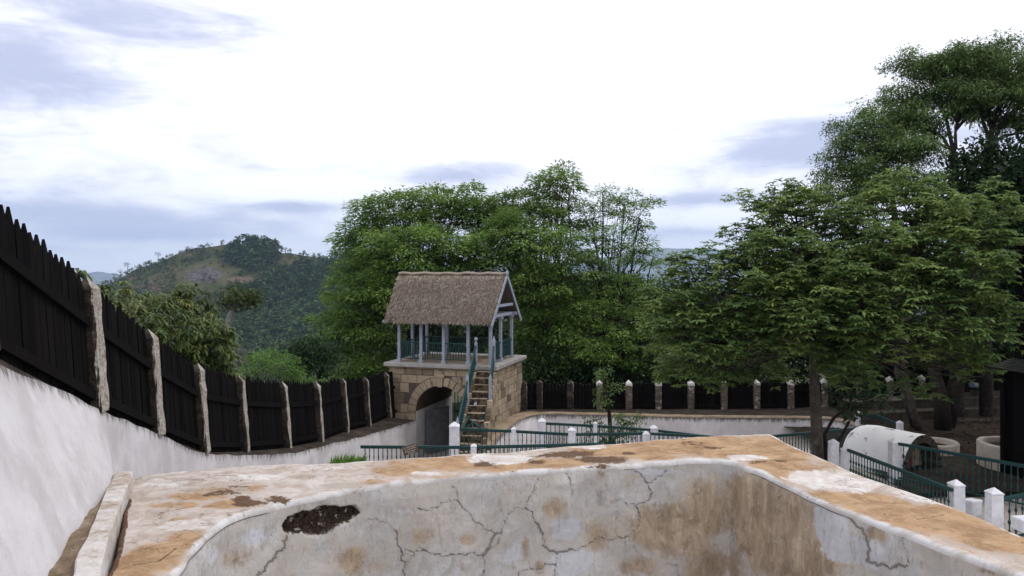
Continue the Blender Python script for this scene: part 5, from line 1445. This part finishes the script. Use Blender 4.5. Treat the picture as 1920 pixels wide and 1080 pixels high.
def curve(p, q, bend, k=5, sag=0.0):
    p = np.array(p, float); q = np.array(q, float); t_ = np.linspace(0, 1, k)[:, None]
    mid = (p + q) / 2 + np.array(bend); return (1 - t_) ** 2 * p + 2 * t_ * (1 - t_) * mid + t_ ** 2 * q
def tree(name, label, cat, base, lobes, style, size, per, dens, leaf, bark, trunk_r, fork=.5, group=None, twig=True, bare=0, lean=(0, 0), trunks=None, twig_r=.012, low=-.35, fill=.3, limb_r=.45, puff=(1, 1), gap=0.0, sub=None):
    """lobes : (px, py, d, rx_px, ry_px) ellipsoids of foliage located where they stand"""
    base = np.array(base, float); root = thing(name, base, label, cat, group)
    rr = random.Random(hash(label) % 9973 if False else sum(map(ord, label)))
    L = []
    spread = [(px, py, d, rx * puff[0], ry * puff[1]) for (px, py, d, rx, ry) in lobes]
    for (px, py, d, rx, ry) in spread:
        L.append((at(px, py, d), np.array([rx * d / F, rx * d / F * .85, ry * d / F])))
    cen = np.mean([c for c, r in L], 0)
    wood = MB()
    tops = np.array([c for c, r in L])
    fk = base + (cen - base) * fork + (lean[0], lean[1], 0); fk[2] = base[2] + (min(c[2] - r[2] * .3 for c, r in L) - base[2]) * fork * 1.1
    fk[2] = max(fk[2], base[2] + .4)
    b1 = rr.uniform(-.2, .2)
    starts = [fk]
    if trunks:
        starts = []
        for tp in trunks:
            path = np.array([np.array(q, float) for q in tp]); 
            wood.tube(path, np.linspace(trunk_r, trunk_r * .6, len(path)), 10); starts.append(path[-1])
    else:
        pth = curve(base - (0, 0, .4), fk, (b1, 0, 0), 7); rad = np.linspace(trunk_r * 1.05, trunk_r * .72, 7); rad[0] *= 1.35; wood.tube(pth, rad, 12)
    CC = []; OO = []; acc = []
    for (c, r) in L:
        px_s = c[0] * 3.1 + c[2] * 1.7
        s0 = min(starts, key=lambda q: np.linalg.norm(q - c))
        ln = np.linalg.norm(c - s0)
        pth = curve(s0, c, (rr.uniform(-.1, .1) * ln, rr.uniform(-.1, .1) * ln, -.10 * ln), 8)
        pth[1:-1] += RNG.normal(0, .015 * ln, (6, 3))
        r0 = trunk_r * limb_r * min(1.2, .5 + ln * .08); wood.tube(pth, np.linspace(r0, max(.015, r0 * .28), 8), 7)
        area = (r[0] * r[2] + r[0] * r[1] + r[1] * r[2]); n = max(4, int(dens * area))
        dd = rdir(n * 3); keep = (dd[:, 2] > low) | (RNG.random(len(dd)) < .18); dd = dd[keep][:n]
        rad = RNG.uniform(.70, 1.05, len(dd)) * (1 + .22 * np.sin(dd[:, 0] * 5 + px_s) * np.cos(dd[:, 2] * 4 + px_s * 1.7)); out_ = RNG.random(len(dd)) < .06; rad[out_] *= 1.25; inner = RNG.random(len(dd)) < fill; rad[inner] *= RNG.uniform(.35, .8, inner.sum())
        cc = c + dd * r * rad[:, None]
        if gap:
            keep_ = []
            for i_ in range(len(cc)):
                if all(np.sum((cc[i_] - q) ** 2) > gap * gap for q in acc[-260:]): keep_.append(i_); acc.append(cc[i_])
            cc = cc[keep_]; dd = dd[keep_]
            if not len(cc): continue
        CC.append(cc); OO.append(dd)
        if twig:
            for q in cc[:: 1 if len(cc) < 90 else 2]:
                j = rr.randint(3, 7); a = pth[j]
                m_ = np.linalg.norm(q - a)
                wood.tube(curve(a, q, (rr.uniform(-.12, .12) * m_, rr.uniform(-.12, .12) * m_, rr.uniform(-.1, .14) * m_), 4), np.linspace(twig_r * 2.0, twig_r * .6, 4), 4, False)
        for _ in range(bare):
            q = c + rdir(1)[0] * r * 1.15; j = rr.randint(2, 6); a = pth[j]; m_ = np.linalg.norm(q - a)
            wood.tube(curve(a, q, (rr.uniform(-.3, .3) * m_, rr.uniform(-.3, .3) * m_, -.25 * m_), 6), np.linspace(twig_r * 1.6, twig_r * .5, 6), 4, False)
    wood.build('trunk', bark, root, True)
    CC = np.concatenate(CC); OO = np.concatenate(OO)
    cv = np.clip(RNG.random(len(CC)), 0, 1)
    if sub:                                   # each tuft is a low dome of leaf sprays with a gap to the next
        k_, r_ = sub; m = len(CC)
        a_ = RNG.uniform(0, 2 * math.pi, m * k_); q_ = np.sqrt(RNG.random(m * k_)) * r_ * np.repeat(RNG.uniform(.7, 1.2, m), k_)
        of = np.stack([np.cos(a_) * q_, np.sin(a_) * q_, .35 * r_ - .6 * q_ ** 2 / r_ + RNG.normal(0, .28 * r_, m * k_)], -1)
        nrm_ = np.stack([np.cos(a_) * q_ / r_, np.sin(a_) * q_ / r_, np.full(m * k_, .7)], -1)
        CC = np.repeat(CC, k_, 0) + of; OO = np.repeat(OO, k_, 0) * .4 + nrm_; OO /= np.linalg.norm(OO, axis=1)[:, None]
        cv = np.clip(np.repeat(cv, k_) + RNG.normal(0, .12, m * k_), 0, 1)
    V, T, Q, A = clump_leaves(CC, OO, style, size, per, cv)
    me = np_mesh('crown', V - base, [T] + ([Q] if len(Q) else []), style != 'small' and False, {'var': A})
    link_mesh(me, 'crown', leaf, root, base)
    return root

# trees behind the gatehouse
tree('feathery_tree', 'broad feathery tree rising behind the left half of the thatched roof', 'tree', at(800, 740, 33),
     [(702, 440, 33, 64, 44), (700, 385, 33.5, 36, 22), (676, 520, 32, 52, 50), (760, 405, 33, 70, 45), (830, 385, 34, 70, 36), (900, 405, 33.5, 60, 40), (790, 475, 31, 90, 50), (880, 480, 31.5, 80, 45), (680, 600, 31.5, 70, 60), (658, 660, 32, 46, 50), (720, 545, 31, 70, 45), (662, 448, 33, 22, 18), (700, 690, 31.5, 60, 40), (860, 360, 34, 24, 14), (820, 352, 34, 20, 12), (775, 362, 34, 24, 14)],
     'feather', .74, 190, 24, M['leaf_fern'], M['darkbark'], .24, .45, 'trees behind the gatehouse', low=-.6, gap=.52, limb_r=.30)
tree('feathery_tree', 'tall feathery tree whose airy top pokes up right of the thatched ridge', 'tree', at(1010, 740, 32),
     [(1045, 335, 33, 42, 26), (1030, 375, 33, 40, 28), (990, 385, 33, 60, 36), (1050, 420, 32.5, 50, 36), (960, 440, 31.5, 75, 42), (1030, 470, 31, 70, 42), (1000, 530, 31, 70, 45), (1060, 545, 31, 50, 45), (960, 370, 33, 34, 18), (1030, 610, 30.5, 60, 48), (1010, 670, 30.5, 60, 40), (1075, 340, 33, 16, 22)],
     'feather', .68, 170, 22, M['leaf_fern'], M['bark'], .20, .5, 'trees behind the gatehouse', low=-.6, gap=.50, limb_r=.32)
tree('feathery_tree', 'thin crowned feathery tree with dark bent limbs standing right of the gatehouse', 'tree', at(1130, 745, 31),
     [(1130, 360, 32, 24, 26), (1170, 385, 32, 48, 28), (1110, 415, 32, 24, 36), (1200, 410, 32, 24, 22), (1140, 450, 31, 50, 30), (1190, 470, 31, 48, 24), (1225, 480, 31, 30, 16), (1110, 500, 30.5, 45, 30), (1170, 530, 30.5, 55, 26), (1110, 580, 30, 55, 40), (1190, 590, 30, 55, 30), (1130, 650, 29.5, 70, 45), (1220, 655, 29.8, 60, 45)],
     'feather', .56, 140, 20, M['leaf_fern'], M['darkbark'], .20, .42, 'trees behind the gatehouse', low=-.9, limb_r=.36, gap=.47)
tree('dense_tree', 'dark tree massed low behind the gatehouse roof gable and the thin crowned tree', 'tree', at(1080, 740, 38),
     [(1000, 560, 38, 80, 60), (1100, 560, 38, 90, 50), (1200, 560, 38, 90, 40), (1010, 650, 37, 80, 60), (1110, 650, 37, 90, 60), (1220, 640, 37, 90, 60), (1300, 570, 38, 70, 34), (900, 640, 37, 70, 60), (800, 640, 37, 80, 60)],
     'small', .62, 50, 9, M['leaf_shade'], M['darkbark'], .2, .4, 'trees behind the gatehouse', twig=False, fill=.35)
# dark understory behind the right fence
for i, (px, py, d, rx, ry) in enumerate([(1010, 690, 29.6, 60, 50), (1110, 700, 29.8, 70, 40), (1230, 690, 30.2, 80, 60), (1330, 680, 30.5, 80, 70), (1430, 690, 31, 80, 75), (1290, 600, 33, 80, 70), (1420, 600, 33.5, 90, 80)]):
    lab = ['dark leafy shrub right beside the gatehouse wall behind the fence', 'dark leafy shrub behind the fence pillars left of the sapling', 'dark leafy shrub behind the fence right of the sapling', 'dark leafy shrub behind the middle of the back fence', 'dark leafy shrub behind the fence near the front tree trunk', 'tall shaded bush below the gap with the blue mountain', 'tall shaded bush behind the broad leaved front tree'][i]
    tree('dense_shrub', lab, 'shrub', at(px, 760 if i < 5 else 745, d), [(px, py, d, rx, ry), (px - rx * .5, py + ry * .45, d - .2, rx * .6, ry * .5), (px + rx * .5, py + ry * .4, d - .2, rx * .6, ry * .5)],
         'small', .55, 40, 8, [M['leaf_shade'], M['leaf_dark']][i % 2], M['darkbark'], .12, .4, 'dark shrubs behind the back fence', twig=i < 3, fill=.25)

# front tree with broad leaf rosettes
tree('broad_leaved_tree', 'broad leaved tree with leaf rosettes and grey trunk in front of the back railing', 'tree', at(1531, 880, 18.8),
     [(1490, 395, 19, 70, 36), (1425, 440, 19, 60, 38), (1380, 500, 18.5, 75, 42), (1300, 520, 18.6, 55, 36), (1290, 590, 18, 60, 36), (1350, 580, 18, 75, 42), (1470, 480, 18, 85, 46), (1560, 440, 18.5, 80, 46), (1640, 400, 19, 80, 44), (1740, 400, 19, 80, 44), (1570, 530, 17, 85, 46), (1660, 490, 17.5, 85, 46), (1760, 480, 17.5, 85, 46), (1440, 560, 17.2, 75, 40), (1530, 600, 16.5, 80, 36), (1640, 570, 16.5, 80, 40), (1740, 560, 16.6, 80, 40), (1820, 520, 16.6, 65, 50), (1850, 440, 17.5, 70, 50), (1255, 560, 18.8, 40, 30), (1270, 630, 18.4, 46, 30), (1330, 690, 18.4, 50, 22), (1400, 640, 17.6, 60, 30), (1500, 520, 18.2, 90, 46), (1600, 700, 17, 34, 22), (1720, 705, 17.2, 30, 26), (1570, 660, 17.5, 40, 24), (1820, 690, 17, 34, 22), (1375, 700, 18.6, 26, 20), (1258, 690, 19.2, 24, 24), (1800, 665, 16.8, 56, 24), (1870, 590, 16.6, 50, 40), (1300, 672, 19.2, 46, 18), (1420, 690, 19, 44, 14), (1480, 640, 17.4, 60, 26), (1690, 640, 16.4, 60, 28), (1780, 620, 16, 50, 28), (1330, 650, 17.6, 60, 24), (1600, 650, 16.5, 50, 24), (1457, 368, 19, 16, 10)],
     'rosette', .175, 9, 19, M['leaf_big'], M['bark'], .155, .62, None, twig_r=.011, bare=4, low=-.9, fill=.4, puff=(1.1, 1.3), gap=.34, sub=(19, .36), trunks=[[at(1534, 890, 18.8), at(1531, 800, 18.8), at(1527, 720, 18.8), at(1526, 660, 18.8), at(1535, 610, 18.6)]], limb_r=.5)
# a bent side stem at its foot
tree('leaning_shrub', 'crooked shrub leaning out at the foot of the front trunk', 'shrub', at(1550, 870, 19.0),
     [(1610, 690, 19.6, 50, 30), (1570, 720, 19.5, 40, 26), (1640, 740, 20, 46, 24), (1600, 765, 19.8, 40, 18)], 'small', .42, 30, 10, M['leaf_dark'], M['darkbark'], .055, .5, None, bare=4,
     trunks=[[at(1548, 870, 19), at(1546, 815, 19), at(1562, 785, 19.1), at(1590, 765, 19.3)], [at(1556, 868, 19), at(1560, 838, 19), at(1578, 818, 19.1), at(1592, 790, 19.3)]])

# tall tree at the top right
tree('tall_tree', 'tall umbrella topped tree with pale forked limbs at the top right', 'tree', at(1795, 760, 26.5),
     [(1750, 130, 27, 56, 26), (1820, 125, 27, 70, 34), (1880, 140, 27, 60, 36), (1930, 150, 27, 60, 40), (1860, 105, 27.5, 40, 18), (1700, 190, 27, 40, 26), (1790, 185, 26.5, 60, 30), (1870, 195, 26.5, 60, 24), (1960, 220, 26.5, 60, 36), (1720, 235, 26.5, 46, 26)],
     'hang', .38, 40, 26, M['leaf_droop'], M['midbark'], .23, .55, 'tall trees at the right', twig_r=.016, low=-.3, fill=.2, bare=2, puff=(1.05, 1.1), gap=.42, sub=(11, .50),
     trunks=[[at(1795, 780, 26.5), at(1792, 560, 26.5), at(1790, 400, 26.5), at(1788, 285, 26.6)], [at(1850, 780, 26.6), at(1845, 520, 26.6), at(1850, 360, 26.6), at(1856, 265, 26.7)]])
tree('tall_tree', 'thinner leaning tree left of the umbrella topped tree at the right', 'tree', at(1700, 770, 25.5),
     [(1640, 235, 26, 50, 26), (1600, 265, 26, 40, 26), (1570, 290, 26, 24, 22), (1655, 280, 25.5, 56, 30), (1590, 330, 25.5, 40, 20), (1560, 325, 26, 26, 12), (1700, 290, 25.5, 50, 26), (1640, 345, 25.3, 60, 26), (1580, 365, 25.2, 44, 20), (1700, 350, 25, 56, 24), (1555, 375, 25.5, 22, 10)],
     'hang', .36, 36, 24, M['leaf_droop'], M['midbark'], .15, .5, 'tall trees at the right', twig_r=.014, low=-.6, fill=.3, bare=2, puff=(1.1, 1.25), gap=.42, sub=(10, .44),
     trunks=[[at(1716, 800, 25.0), at(1698, 740, 25.1), at(1684, 700, 25.2), at(1690, 560, 25.3), at(1680, 420, 25.4), at(1668, 340, 25.5)]])
tree('dense_tree', 'dense dark tree filling the right edge below the umbrella topped tree', 'tree', at(1862, 770, 24.5),
     [(1840, 300, 25, 50, 30), (1900, 330, 25, 60, 50), (1830, 360, 24.5, 60, 44), (1950, 420, 24.5, 90, 90), (1870, 430, 24, 80, 60), (1780, 420, 25, 60, 50), (1900, 540, 23.5, 80, 70), (1960, 300, 25, 60, 60), (1830, 560, 24.5, 80, 60), (1750, 540, 26, 70, 60)],
     'small', .5, 60, 14, M['leaf_dark'], M['darkbark'], .26, .5, None, fill=.35, trunks=[[at(1768, 805, 23.6), at(1766, 750, 23.6), at(1752, 700, 23.8), at(1760, 560, 24.2)], [at(1774, 800, 23.7), at(1790, 730, 23.8), at(1806, 670, 24), at(1840, 520, 24.3)]])
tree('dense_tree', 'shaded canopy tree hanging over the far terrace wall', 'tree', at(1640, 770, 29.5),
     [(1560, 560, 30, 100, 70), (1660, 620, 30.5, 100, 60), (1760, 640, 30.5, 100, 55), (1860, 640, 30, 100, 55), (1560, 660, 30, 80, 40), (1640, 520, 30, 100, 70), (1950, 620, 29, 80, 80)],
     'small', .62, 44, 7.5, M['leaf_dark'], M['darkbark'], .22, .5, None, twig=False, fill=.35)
tree('dense_tree', 'spreading dark tree far behind the fence under the right hand canopy', 'tree', at(1780, 750, 33),
     [(1700, 660, 33, 110, 60), (1820, 680, 33, 110, 50), (1920, 660, 33, 110, 70), (1580, 690, 33, 100, 40), (1480, 640, 34, 90, 60)],
     'small', .7, 44, 7, M['leaf_shade'], M['darkbark'], .22, .5, None, twig=False, fill=.35)
tree('dense_tree', 'big tree standing just outside the right edge whose boughs darken the corner', 'tree', (21.5, 23, -5.3),  # canopy added beyond the right edge to shade the ground there
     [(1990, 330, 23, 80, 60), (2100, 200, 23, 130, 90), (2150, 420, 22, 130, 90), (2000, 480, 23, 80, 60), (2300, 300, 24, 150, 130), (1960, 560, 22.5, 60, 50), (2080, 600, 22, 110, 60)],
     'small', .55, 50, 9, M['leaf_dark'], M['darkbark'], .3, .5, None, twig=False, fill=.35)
# second stem of the twin trunk
t2 = thing('slim_tree', at(1722, 800, 24.8), 'slim mossy trunk crossing beside its twin at the back right', 'tree')
w_ = MB(); w_.tube([at(1723, 806, 24.8), at(1712, 770, 24.8), at(1703, 730, 24.9), at(1694, 690, 25), at(1700, 600, 25.4), at(1730, 520, 26)], [.13, .11, .10, .095, .08, .05], 10); w_.build('trunk', M['bark'], t2, True)
cc_ = at(1735, 515, 26) + rdir(60) * np.array([1.3, 1.2, .9]); V_, T_, Q_, A_2 = clump_leaves(cc_, rdir(60), 'small', .55, 40, RNG.random(60))
link_mesh(np_mesh('crown', V_ - ORG[t2], [T_], False, {'var': A_2}), 'crown', M['leaf_shade'], t2, ORG[t2])

# sapling inside the yard
tree('sapling', 'young thin leafed sapling growing in the yard before the low curved wall', 'tree', at(1145, 850, 23.2),
     [(1133, 715, 23.2, 20, 20), (1128, 745, 23.2, 18, 18), (1148, 735, 23.2, 14, 16), (1175, 790, 23, 26, 14), (1110, 800, 23, 20, 16), (1160, 812, 22.9, 26, 12), (1190, 805, 23, 18, 10), (1120, 830, 22.9, 20, 12)],
     'small', .24, 30, 36, M['leaf_droop'], M['darkbark'], .075, .55, None, twig_r=.008, trunks=[[at(1146, 855, 23.2), at(1144, 800, 23.2), at(1140, 745, 23.2), at(1134, 715, 23.2)], [at(1146, 856, 23.2), at(1147, 840, 23.1), at(1152, 822, 23.05)], [at(1145, 856, 23.2), at(1141, 838, 23.1), at(1132, 822, 23.05)]])

# trees outside the left fence
tree('mango_tree', 'glossy drooping leaved mango tree leaning over the left black fence', 'tree', at(330, 800, 16.5),
     [(245, 580, 15, 56, 30), (320, 585, 16.5, 60, 40), (290, 625, 15, 70, 40), (360, 640, 15.5, 60, 46), (250, 610, 14, 46, 24), (330, 680, 15, 60, 32), (395, 690, 15.5, 44, 30), (200, 560, 13.5, 40, 22), (350, 560, 17, 28, 16), (400, 650, 16.5, 34, 30), (430, 712, 16, 26, 20)],
     'lance', .165, 15, 34, M['leaf_mango'], M['palebark'], .16, .4, 'trees beyond the left fence', twig_r=.010, low=-.6, fill=.3, bare=1, gap=.30, sub=(9, .24))
tree('mango_tree', 'green shoots of a small tree behind the topmost left pillar', 'tree', at(165, 640, 12.2),
     [(165, 545, 12.2, 26, 14), (190, 570, 12.4, 26, 16), (145, 515, 12, 14, 8)], 'lance', .20, 12, 34, M['leaf_mango'], M['palebark'], .06, .5, 'trees beyond the left fence', twig_r=.008)
tree('bright_bush', 'bright yellow green bush above the left fence', 'bush', at(490, 760, 21),
     [(480, 690, 21, 40, 26), (530, 690, 21.5, 36, 24), (510, 672, 22, 34, 18), (455, 700, 20.5, 24, 18), (560, 712, 21.5, 30, 12)], 'feather', .40, 90, 40, M['leaf_bright'], M['palebark'], .07, .4, 'trees beyond the left fence', twig_r=.009, bare=2, gap=.26)
tree('dense_shrub', 'rounded dark shrub between the bright bush and the gatehouse trees', 'shrub', at(575, 760, 25),
     [(575, 670, 25, 44, 34), (550, 690, 24.5, 34, 24), (605, 690, 25, 36, 28), (590, 650, 26, 30, 18)], 'small', .40, 44, 15, M['leaf_dark'], M['darkbark'], .1, .4, 'trees beyond the left fence')
tree('bare_shrub', 'pale twiggy half bare shrub beside the mango tree', 'shrub', at(440, 720, 19),
     [(446, 655, 19, 20, 14), (455, 672, 19, 18, 10)], 'feather', .26, 14, 16, M['leaf_olive'], M['palebark'], .035, .4, 'trees beyond the left fence', twig_r=.008, bare=8)
tree('flat_topped_tree', 'lone flat topped tree with pale leaning trunk before the wooded hill', 'tree', at(424, 640, 62),
     [(446, 560, 62, 30, 13), (465, 566, 62, 20, 11), (430, 568, 62, 16, 11), (450, 548, 62, 20, 8), (476, 560, 62, 10, 8)], 'small', .9, 50, 3.6, M['leaf_olive'], M['palebark'], .34, .5, 'trees beyond the left fence', twig_r=.03, bare=2,
     trunks=[[at(420, 650, 62), at(426, 615, 62), at(432, 590, 62), at(440, 575, 62)]])
tree('olive_bush', 'small olive bush under the lone flat topped tree', 'bush', at(405, 640, 50), [(400, 608, 50, 22, 14), (415, 620, 50, 18, 14)], 'small', .8, 40, 4, M['leaf_olive'], M['bark'], .12, .4, 'trees beyond the left fence')

# far wood on the hill : one mass
def far_wood():
    pts = []
    rs = np.random.default_rng(3)
    XS = rs.uniform(-640, 60, 26000); YS = 330 + (rs.random(26000) ** .75) * 480
    ZS_ = terrain_z(XS, YS); pp = proj(np.stack([XS, YS, ZS_], -1))
    x, y = pp[:, 0], pp[:, 1]
    pr = np.zeros(len(XS))
    lower = np.clip((x - 330) / 200, 0, 1)
    edge = np.interp(x, [200, 330, 420, 470, 540, 640], [560, 560, 552, 545, 500, 487])
    pr = np.where(y > edge, .95, .50 * np.clip((np.sin(XS * .05) + np.sin(YS * .06 + XS * .02) + 1.2) / 2, .15, 1))
    pr = np.where((((x - 475) / 55) ** 2 + ((y - 484) / 25) ** 2) < 1, .6, pr)
    pr = np.where((x < 330) & (y > 500), .35, pr)
    pr = np.where((((x - 385) / 42) ** 2 + ((y - 515) / 16) ** 2) < 1, .04, pr)
    pr = np.where((((x - 455) / 34) ** 2 + ((y - 531) / 13) ** 2) < 1, .04, pr)
    pr = np.where((x > 540) & (y < 500), .5, pr)
    ok = (rs.random(len(XS)) < pr) & (x > 120) & (x < 760)
    X, Y, Z = XS[ok], YS[ok], ZS_[ok]
    print('far wood', len(X))
    n = len(X); K = 42
    h = rs.uniform(6, 11, n) * np.where((proj(np.stack([X, Y, Z], -1))[:, 0] < 430) | (proj(np.stack([X, Y, Z], -1))[:, 1] < np.interp(proj(np.stack([X, Y, Z], -1))[:, 0], [400, 540, 700], [540, 510, 480])), rs.uniform(.25, .5, n), 1); grove = (((x[ok] - 475) / 60) ** 2 + ((y[ok] - 482) / 26) ** 2) < .55 + .6 * rs.random(n); h = np.where(grove, rs.uniform(7, 12, n), h); r = h * rs.uniform(.30, .46, n)
    c = np.repeat(np.stack([X, Y, Z + h * .55], -1), K, 0)
    dd = rs.normal(size=(n * K, 3)); dd /= np.linalg.norm(dd, axis=1)[:, None]; dd[:, 2] = np.where(dd[:, 2] < -.3, -dd[:, 2], dd[:, 2])
    rad = rs.uniform(.55, 1.05, n * K)[:, None]
    sc = np.stack([np.repeat(r, K), np.repeat(r, K), np.repeat(h * .48, K)], -1)
    taper = np.where(dd[:, 2:3] > 0, 1 - .45 * dd[:, 2:3], 1)
    b = c + dd * sc * rad * np.concatenate([taper, taper, np.ones_like(taper)], 1)
    var = np.clip(np.repeat(rs.random(n), K) * .8 + rs.random(n * K) * .2, 0, 1)
    q = dd + rs.normal(0, .6, dd.shape)
    V, T, Q, A = leaf_arrays(b, q, np.repeat(r, K) * rs.uniform(.6, 1.1, n * K), np.repeat(r, K) * rs.uniform(.2, .38, n * K), np.full(n * K, .4), 'tri', var)
    # trunks
    o = link_mesh(np_mesh('hill_wood', V, [T], False, {'var': A}), 'hill_wood', M['leaf_pine'], None, np.zeros(3))
    tag(o, 'dark pine wood covering the slopes of the far hill', 'wood', None, 'stuff')
far_wood()
def ridge_tree(px, py_top, hp, label):
    d = HILL_Y - 4; X = (px - 960) / F * d; zb = float(terrain_z(np.array([X]), np.array([d]))[0])
    ztop = (HZ - py_top) / F * d; h = max(ztop - zb, hp / F * d)
    root = thing('ridge_tree', (X, d, zb), label, 'tree', 'lone trees on the hill ridge')
    w = MB(); w.tube([(X, d, zb - 1), (X + .2, d, zb + h * .5), (X, d, zb + h * .92)], [.35, .25, .12], 6); w.build('trunk', M['darkbark'], root)
    c = np.array([X, d, zb + h * .78]) + rdir(16) * np.array([h * .26, h * .26, h * .20]); V, T, Q, A = clump_leaves(c, rdir(16), 'small', h * .13, 26, RNG.random(16))
    link_mesh(np_mesh('crown', V - ORG[root], [T], False, {'var': A}), 'crown', M['leaf_pine'], root, ORG[root])
for px, pt_, hp, lab in [(296, 476, 18, 'lone two tiered tree standing out on the left hill ridge'), (239, 500, 20, 'slanting tree left of the hill beside two smaller ones'), (226, 508, 14, 'small tree near the left foot of the hill ridge'), (214, 512, 14, 'leftmost small tree at the foot of the hill ridge'), (505, 458, 20, 'large round tree at the right end of the hilltop grove'), (520, 459, 18, 'last tree of the hilltop grove before the bare gap'), (535, 468, 10, 'small dark tree in the bare gap on the ridge'), (569, 470, 10, 'thin stemmed tree alone on the right ridge'), (600, 474, 12, 'round tree on the right ridge nearest the feathery tree'), (588, 478, 10, 'low tree on the right ridge beside a rounder one'), (415, 451, 8, 'small tree beside the rocks on the hilltop'), (440, 450, 8, 'small tree on the very top of the hill')]:
    ridge_tree(px, pt_, hp, lab)

# leaf litter on the shaded earth, grass tuft on the rim
def litter():
    n = 5200; x = RNG.uniform(9.6, 22, n); y = RNG.uniform(19.5, 28.5, n)
    ok = (np.hypot(x - 13.15, y - 19.6) > .9) & (np.hypot(x - 11.95, y - 21.2) > .75); x, y = x[ok], y[ok]; n = len(x)
    z = -5.09 - .4 * np.clip((y - 22) / 7, 0, 1)
    z = z + np.array([nz((a, b, c), .7) * .06 + nz((a, b, c), 2.5, 4) * .03 for a, b, c in zip(x, y, z)]) + .015
    d = rdir(n) * np.array([1, 1, .25]); V, T, Q, A = leaf_arrays(np.stack([x, y, z], -1), d, RNG.uniform(.06, .14, n), RNG.uniform(.02, .04, n), RNG.uniform(-.1, .2, n), 'dia', RNG.random(n), RNG.normal(0, .4, n))
    o = link_mesh(np_mesh('leaf_litter', V, [T], False, {'var': A}), 'leaf_litter', M['litter'], None, np.zeros(3)); tag(o, 'brown dead leaves strewn over the shaded earth', 'leaves', None, 'stuff')
litter()
def grass():
    n = 900; px = RNG.uniform(622, 682, n); d = RNG.uniform(8.95, 9.5, n); x = (px - 960) / F * d
    b = np.stack([x, d, np.full(n, -2.45)], -1); dd = rdir(n) * .5 + np.array([0, 0, 1.0])
    env = np.clip(1 - ((px - 655) / 34) ** 2, .1, 1)
    V, T, Q, A = leaf_arrays(b, dd, (.14 + RNG.uniform(0, .11, n) * env), RNG.uniform(.004, .008, n), RNG.uniform(.05, .5, n), 'tri', RNG.random(n))
    o = link_mesh(np_mesh('grass_tuft', V, [T], False, {'var': A}), 'grass_tuft', M['grass'], None, np.zeros(3)); tag(o, 'tuft of fresh green grass behind the bath rim', 'grass', None, 'stuff')
    s = MB(); s.box((-2.02, 9.25, -2.72), (.5, .5, .5)); s.v = [tuple(np.array(q) + RNG.normal(0, .02, 3)) for q in s.v]
    o = s.build('soil_bed', M['soil']); tag(o, kind='structure')
grass()

# =================================================================== HAZE
def haze():
    b = MB(); b.box((0, 4800, 160), (20000, 9900, 560)); o = b.build('haze', None, None, origin=np.zeros(3))
    m = bpy.data.materials.new('valley_haze'); m.use_nodes = True; t = NT(m.node_tree)
    v = t.n('ShaderNodeVolumePrincipled', {'Color': (.50, .68, 1.0), 'Density': 1.15e-4, 'Anisotropy': .2})
    t.l(v.outputs[0], t.n('ShaderNodeOutputMaterial').inputs['Volume'])
    o.data.materials.append(m); tag(o, 'pale haze over the valley', 'haze', None, 'stuff')
haze()
